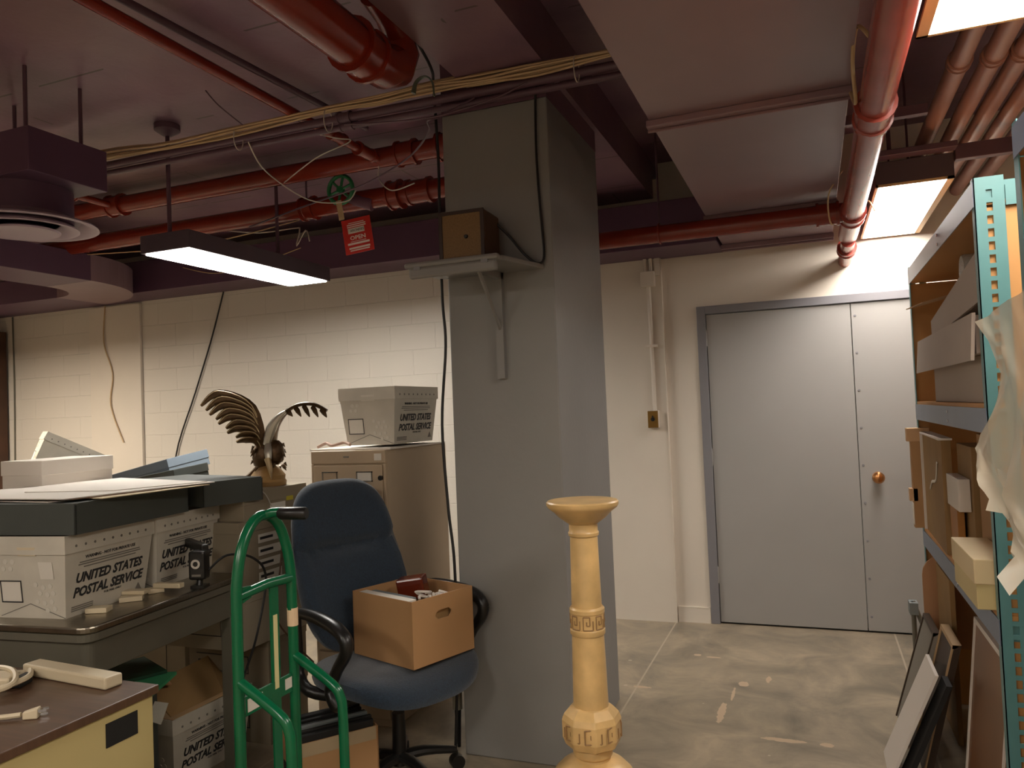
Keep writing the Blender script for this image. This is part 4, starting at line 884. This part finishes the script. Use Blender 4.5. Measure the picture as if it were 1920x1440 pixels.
# contents : upper level (z 1.464)
def gboard(label, x0,y0,z0,x1,y1,z1, m, name='board_box', cat='box', rot=None, bevel=.002):
    cx, cy, cz = (x0+x1)/2, (y0+y1)/2, z0
    o = B().box(x0-cx,y0-cy,0,x1-cx,y1-cy,z1-z0).build(name, m, bevel=bevel); o.location = (cx,cy,cz)
    if rot: o.rotation_euler = rot
    return tag(o, label, cat)
m_gb = M('pale_grey_box_board',(176,160,146),.65,noise=.03)
b1 = thing('flat_storage_box','lowest pale grey flat box on upper teal shelf','box',(.76,3.2,1.4645))
B().box(-.27,-.56,0,.27,.55,.15).build('body', m_gb, b1, bevel=.003)
b2 = thing('flat_storage_box','middle pale grey flat box on upper teal shelf with drooping lid','box',(.76,3.34,1.615))
B().box(-.29,-.64,.0,.28,.6,.12).build('body', m_gb, b2, bevel=.003); B().hexa([(-.31,-.66,-.02),(-.30,-.66,-.02),(-.30,.66,-.0),(-.31,.66,-.02),(-.30,-.66,.125),(-.29,-.66,.125),(-.29,.64,.125),(-.30,.64,.125)]).build('lid', m_gb, b2)
b3 = thing('flat_storage_box','topmost pale grey box tilted open on upper teal shelf','box',(.76,3.18,1.742)); b3.rotation_euler = (R(-3),0,0)
B().box(-.27,-.5,.01,.26,.42,.1).build('body', m_gb, b3, bevel=.003); B().hexa([(-.285,-.54,.0),(-.28,-.54,.0),(-.28,.46,.01),(-.285,.46,.01),(-.285,-.54,.15),(-.28,-.54,.15),(-.28,.46,.085),(-.285,.46,.085)]).build('lid', m_gb, b3)
o = B().slab([(.16,-.13,0),(-.09,-.12,.012),(-.1,.12,.012),(.16,.13,0)], (0,0,.004)).build('cardboard_flap', M('pale_cardboard',(196,164,130),.7)); o.location = (.56,4.1,1.93); o.rotation_euler = (R(0),R(-16),R(8)); tag(o, 'pale cardboard sheet poking out from upper shelf toward doors', 'cardboard')
o = B().box(-.1,-.2,0,.3,.12,.1).build('carton', m_kraft2); o.location=(.72,3.95,1.805); tag(o,'brown carton at far back of upper teal shelf holding cardboard sheet','box')
o = B().lathe([(.055,-.2),(.06,-.19),(.06,.19),(.055,.2)], (0,0,0), 24, 'x').build('wrap_roll', M('bubble_wrap',(196,196,192),.25,bump=.6,bscale=120), smooth=True); o.location = (.75,3.35,1.965); tag(o, 'roll of clear bubble wrap on top of pale grey boxes', 'roll')
# middle level (z .849)
gboard('large plain kraft board carton upright at near end of middle shelf', .535,2.64,.8495,.98,3.17,1.35, m_kraft, 'tall_carton')
gboard('tall kraft carton behind the largest one on middle shelf', .52,3.2,.8495,.98,3.5,1.3, m_kraft2, 'tall_carton')
gboard('amber wood slat upright between cartons on middle shelf', .485,3.42-.08,.8495,.51,3.56-.06,1.12, M('amber_wood',(176,120,56),.5,noise=.15), 'slat', 'wood')
gboard('small crumpled white box stuck between kraft cartons, middle shelf', .478,3.24,1.06,.518,3.5,1.18, m_paper, 'small_box')
pf_ = thing('picture_frame', 'upright frame showing kraft back and white edge, middle shelf', 'picture frame', (.515,3.86,.8495), R(-1))
B().box(-.04,-.33,0,-.005,.33,.46).build('backing', m_kraft2, pf_); B().box(-.05,.33,0,-.0,.35,.46).box(-.05,-.34,.46,-.0,.35,.468).build('white_edge', m_paper, pf_)
B().tube([(-.042,.1,.22),(-.044,.0,.26),(-.042,-.12,.28),(-.044,-.2,.36)], .007, 6, 4, flat=(.4,1)).build('torn_tape', m_lbl, pf_, smooth=True)
ks = thing('narrow_carton', 'narrow kraft carton jutting out beyond far post of middle shelf', 'box', (.45,4.235,.0))
B().box(-.02,-.02,.85,.06,.03,1.29).build('body', m_kraft, ks, bevel=.002)
B().box(-.035,-.025,1.27,.065,.036,1.335).build('lid', M('pale_kraft',(200,160,118),.7), ks, bevel=.002)
B().box(-.035,-.02,.98,.0,.03,1.04).build('side_flap', M('pale_kraft',(200,160,118),.7), ks)
B().box(-.022,-.02,.865,-.02,.03,.97).build('torn_label', m_lbl, ks)
cbx_ = thing('cream_box', 'cream lidded box on front edge of middle shelf by near post', 'box', (.51,2.87,.8495), 0)
B().box(-.085,-.21,0,.015,.18,.105).build('body', M('cream_board2',(214,194,140),.6), cbx_, bevel=.002); B().box(-.09,-.215,.075,.02,.185,.15).build('lid', M('cream_lid',(226,204,160),.6), cbx_, bevel=.003)
# bottom level: leaning things on the floor
def lean(label, name, x, y0, y1, z1, dx, th, m, cat, edge=None, z0=.0):
    e = thing(name, label, cat, (x,(y0+y1)/2,z0)); c = (y1-y0)/2
    B().hexa([(0,-c,0),(th,-c,0),(th,c,0),(0,c,0),(dx,-c,z1),(dx+th,-c,z1),(dx+th,c,z1),(dx,c,z1)]).build('panel', m, e)
    if edge: 
        for yy in (-c,c-.014): B().hexa([(-.006,yy,0),(0,yy,0),(0,yy+.014,0),(-.006,yy+.014,0),(dx-.006,yy,z1),(dx,yy,z1),(dx,yy+.014,z1),(dx-.006,yy+.014,z1)]).build('edge_strip', edge, e)
        B().hexa([(dx-.008,-c,z1-.014),(dx,-c,z1-.014),(dx,c,z1-.014),(dx-.008,c,z1-.014),(dx-.006,-c,z1+.002),(dx+th,-c,z1+.002),(dx+th,c,z1+.002),(dx-.006,c,z1+.002)]).build('top_edge', edge, e)
    return e
lean('brown framed board with white edge leaning under middle shelf, near post', 'framed_board', .44,2.7,3.24,.68,.07,.02, M('brown_hardboard',(124,80,44),.35,noise=.15,scale=3), 'board', m_paper)
lean('dark wooden picture frame with cream mount leaning on floor under shelf', 'framed_picture', .33,3.42,3.72,.52,.13,.025, M('dark_frame_wood',(58,42,30),.5), 'picture frame', M('cream_mount',(190,160,120),.6))
lean('grey backed frame leaning in front of the dark wooden one', 'framed_picture', .29,3.72,4.05,.48,.14,.02, M('grey_backing',(128,122,112),.6), 'picture frame', M('dark_frame_wood2',(60,46,32),.5))
lean('narrow white board slanting on floor in front of shelving', 'white_board', .2,3.35,3.5+.12,.42,.18,.012, m_paper, 'board')
lean('black board leaning behind the narrow white one', 'black_board', .24,3.3,3.42,.4,.17,.02, m_blackm, 'board')
cv = thing('curved_carton', 'kraft carton sheet with rounded top and hole hanging off shelf end', 'cardboard', (.54,4.14,.3))
pts = [(-.10,.0),(.12,.0),(.12,.42)]+[(.0+.11*math.cos(a_)+.01, .34+.1*math.sin(a_)) for a_ in [k*PI/10 for k in range(1,11)]]
B().slab([(p[0],0,p[1]) for p in pts], (0,.012,0)).build('sheet', M('pinkish_kraft',(178,134,98),.7), cv)
B().slab([(-.02+.016*math.cos(q),-.002,.25+.016*math.sin(q)) for q in [k*PI/6 for k in range(12)]], (0,.002,0)).build('hole', m_blackm, cv)
st = thing('folding_stand', 'dark thin legged stand between shelving and grey doors', 'stand', (.43,4.5,0))
B().tube([(0,.02,.002),(0,.02,.42)], .012, 8).tube([(.08,.0,.002),(.04,.0,.3)], .012, 8).tube([(0,.02,.42),(.04,0,.3)], .012, 8).build('leg', m_tabpaint, st); B().box(-.02,-.02,.36,.02,.06,.42).build('clamp', m_board, st)
cc = carton('olive carton under middle shelf among hanging papers', .62,3.3,0,1.0,3.9,.62, m_kraft2, name='carton')
gboard('brown sheet upright beneath middle shelf behind the frames', .5,3.76,0,.52,4.2,.7, m_kraft2, 'board_sheet', 'board')

# plastic sheet draped
pm = bpy.data.materials.new('translucent_plastic'); pm.use_nodes = True; nt = pm.node_tree; pb = nt.nodes['Principled BSDF']
pb.inputs['Base Color'].default_value = rgb((234,224,202)); pb.inputs['Roughness'].default_value = .3; pb.inputs['Alpha'].default_value = .5
pb.inputs['Subsurface Weight'].default_value = 0
ps_b = B()
def drape(u, v_):
    # u along shelf from far (0) to near (1), v from top to bottom
    y = 2.40-.62*u; zt = 1.69+.03*u; zb = 1.2-.16*u-.1*u*u
    z = zt+(zb-zt)*v_
    fold = .03*abs(math.sin(7*u+3*v_))+.02*abs(math.sin(11*u-5*v_))-.02
    tv = ((0,0),(.12,-.13),(.3,-.2),(.45,-.12),(.7,.09),(.8,0.0),(1,-.3))
    for (a0,b0),(a1,b1) in zip(tv, tv[1:]):
        if a0 <= v_ <= a1: y += (b0+(b1-b0)*(v_-a0)/(a1-a0))*(1-u); break
    return (.425+fold*(.3+v_)-.02*v_, y, z)
ps_b.grid(drape, 30, 40, th=.0012)
o = ps_b.build('plastic_sheet', pm, smooth=True); tag(o, 'translucent creased plastic sheet hanging over nearer shelving edge', 'plastic sheet')
gboard('open pale carton inside nearer shelving under plastic sheet', .5,1.3,1.4645,.95,1.98,1.8, m_kraft, 'carton')
gboard('kraft carton on middle shelf of nearer shelving', .5,1.3,.8495,.95,1.98,1.25, m_kraft, 'carton')

# ---------------------------------------------------------------- far left bookcase
bc = thing('bookcase', 'dark wooden bookcase at far left edge against block wall', 'bookcase', (-8.0,5.1,0))
B().box(-.45,-.2,0,-.42,.27,2.5).box(.40,-.2,0,.43,.27,2.5).box(-.42,.25,0,.40,.27,2.5).build('case', M('dark_walnut',(70,44,28),.5,noise=.2), bc)
for z in (.02,1.22,1.98,2.4): B().box(-.42,-.19,z,.40,.25,z+.03).build('shelf_board', M('dark_walnut',(70,44,28),.5), bc)
bk0 = None
random.seed(3)
def book(label, x, z, h, m, grp):
    o = B().box(-.018,-.09,0,.018,.09,h).build('book', m, bevel=.003); o.location = (x,5.08,z); tag(o, label, 'book', grp)
for j, (z, h) in enumerate(((1.2505,.6),(2.0105,.34))):
    for k in range(6):
        book('tall yellow bound volume on '+('lower' if j == 0 else 'upper')+' visible shelf of dark bookcase', -7.64-.04*k, z, h-.02*(k%2), M('yellow_cloth',(176,140,60),.7), ('lower' if j == 0 else 'upper')+' yellow volumes in the bookcase')
# low table carrying far tub
lt = thing('side_table', 'low cabinet by block wall carrying tipped postal tub', 'cabinet', (-5.5,4.3,0))
B().box(-.5,-.5,0,.6,.5,.995).build('body', m_boardd, lt, bevel=.004)
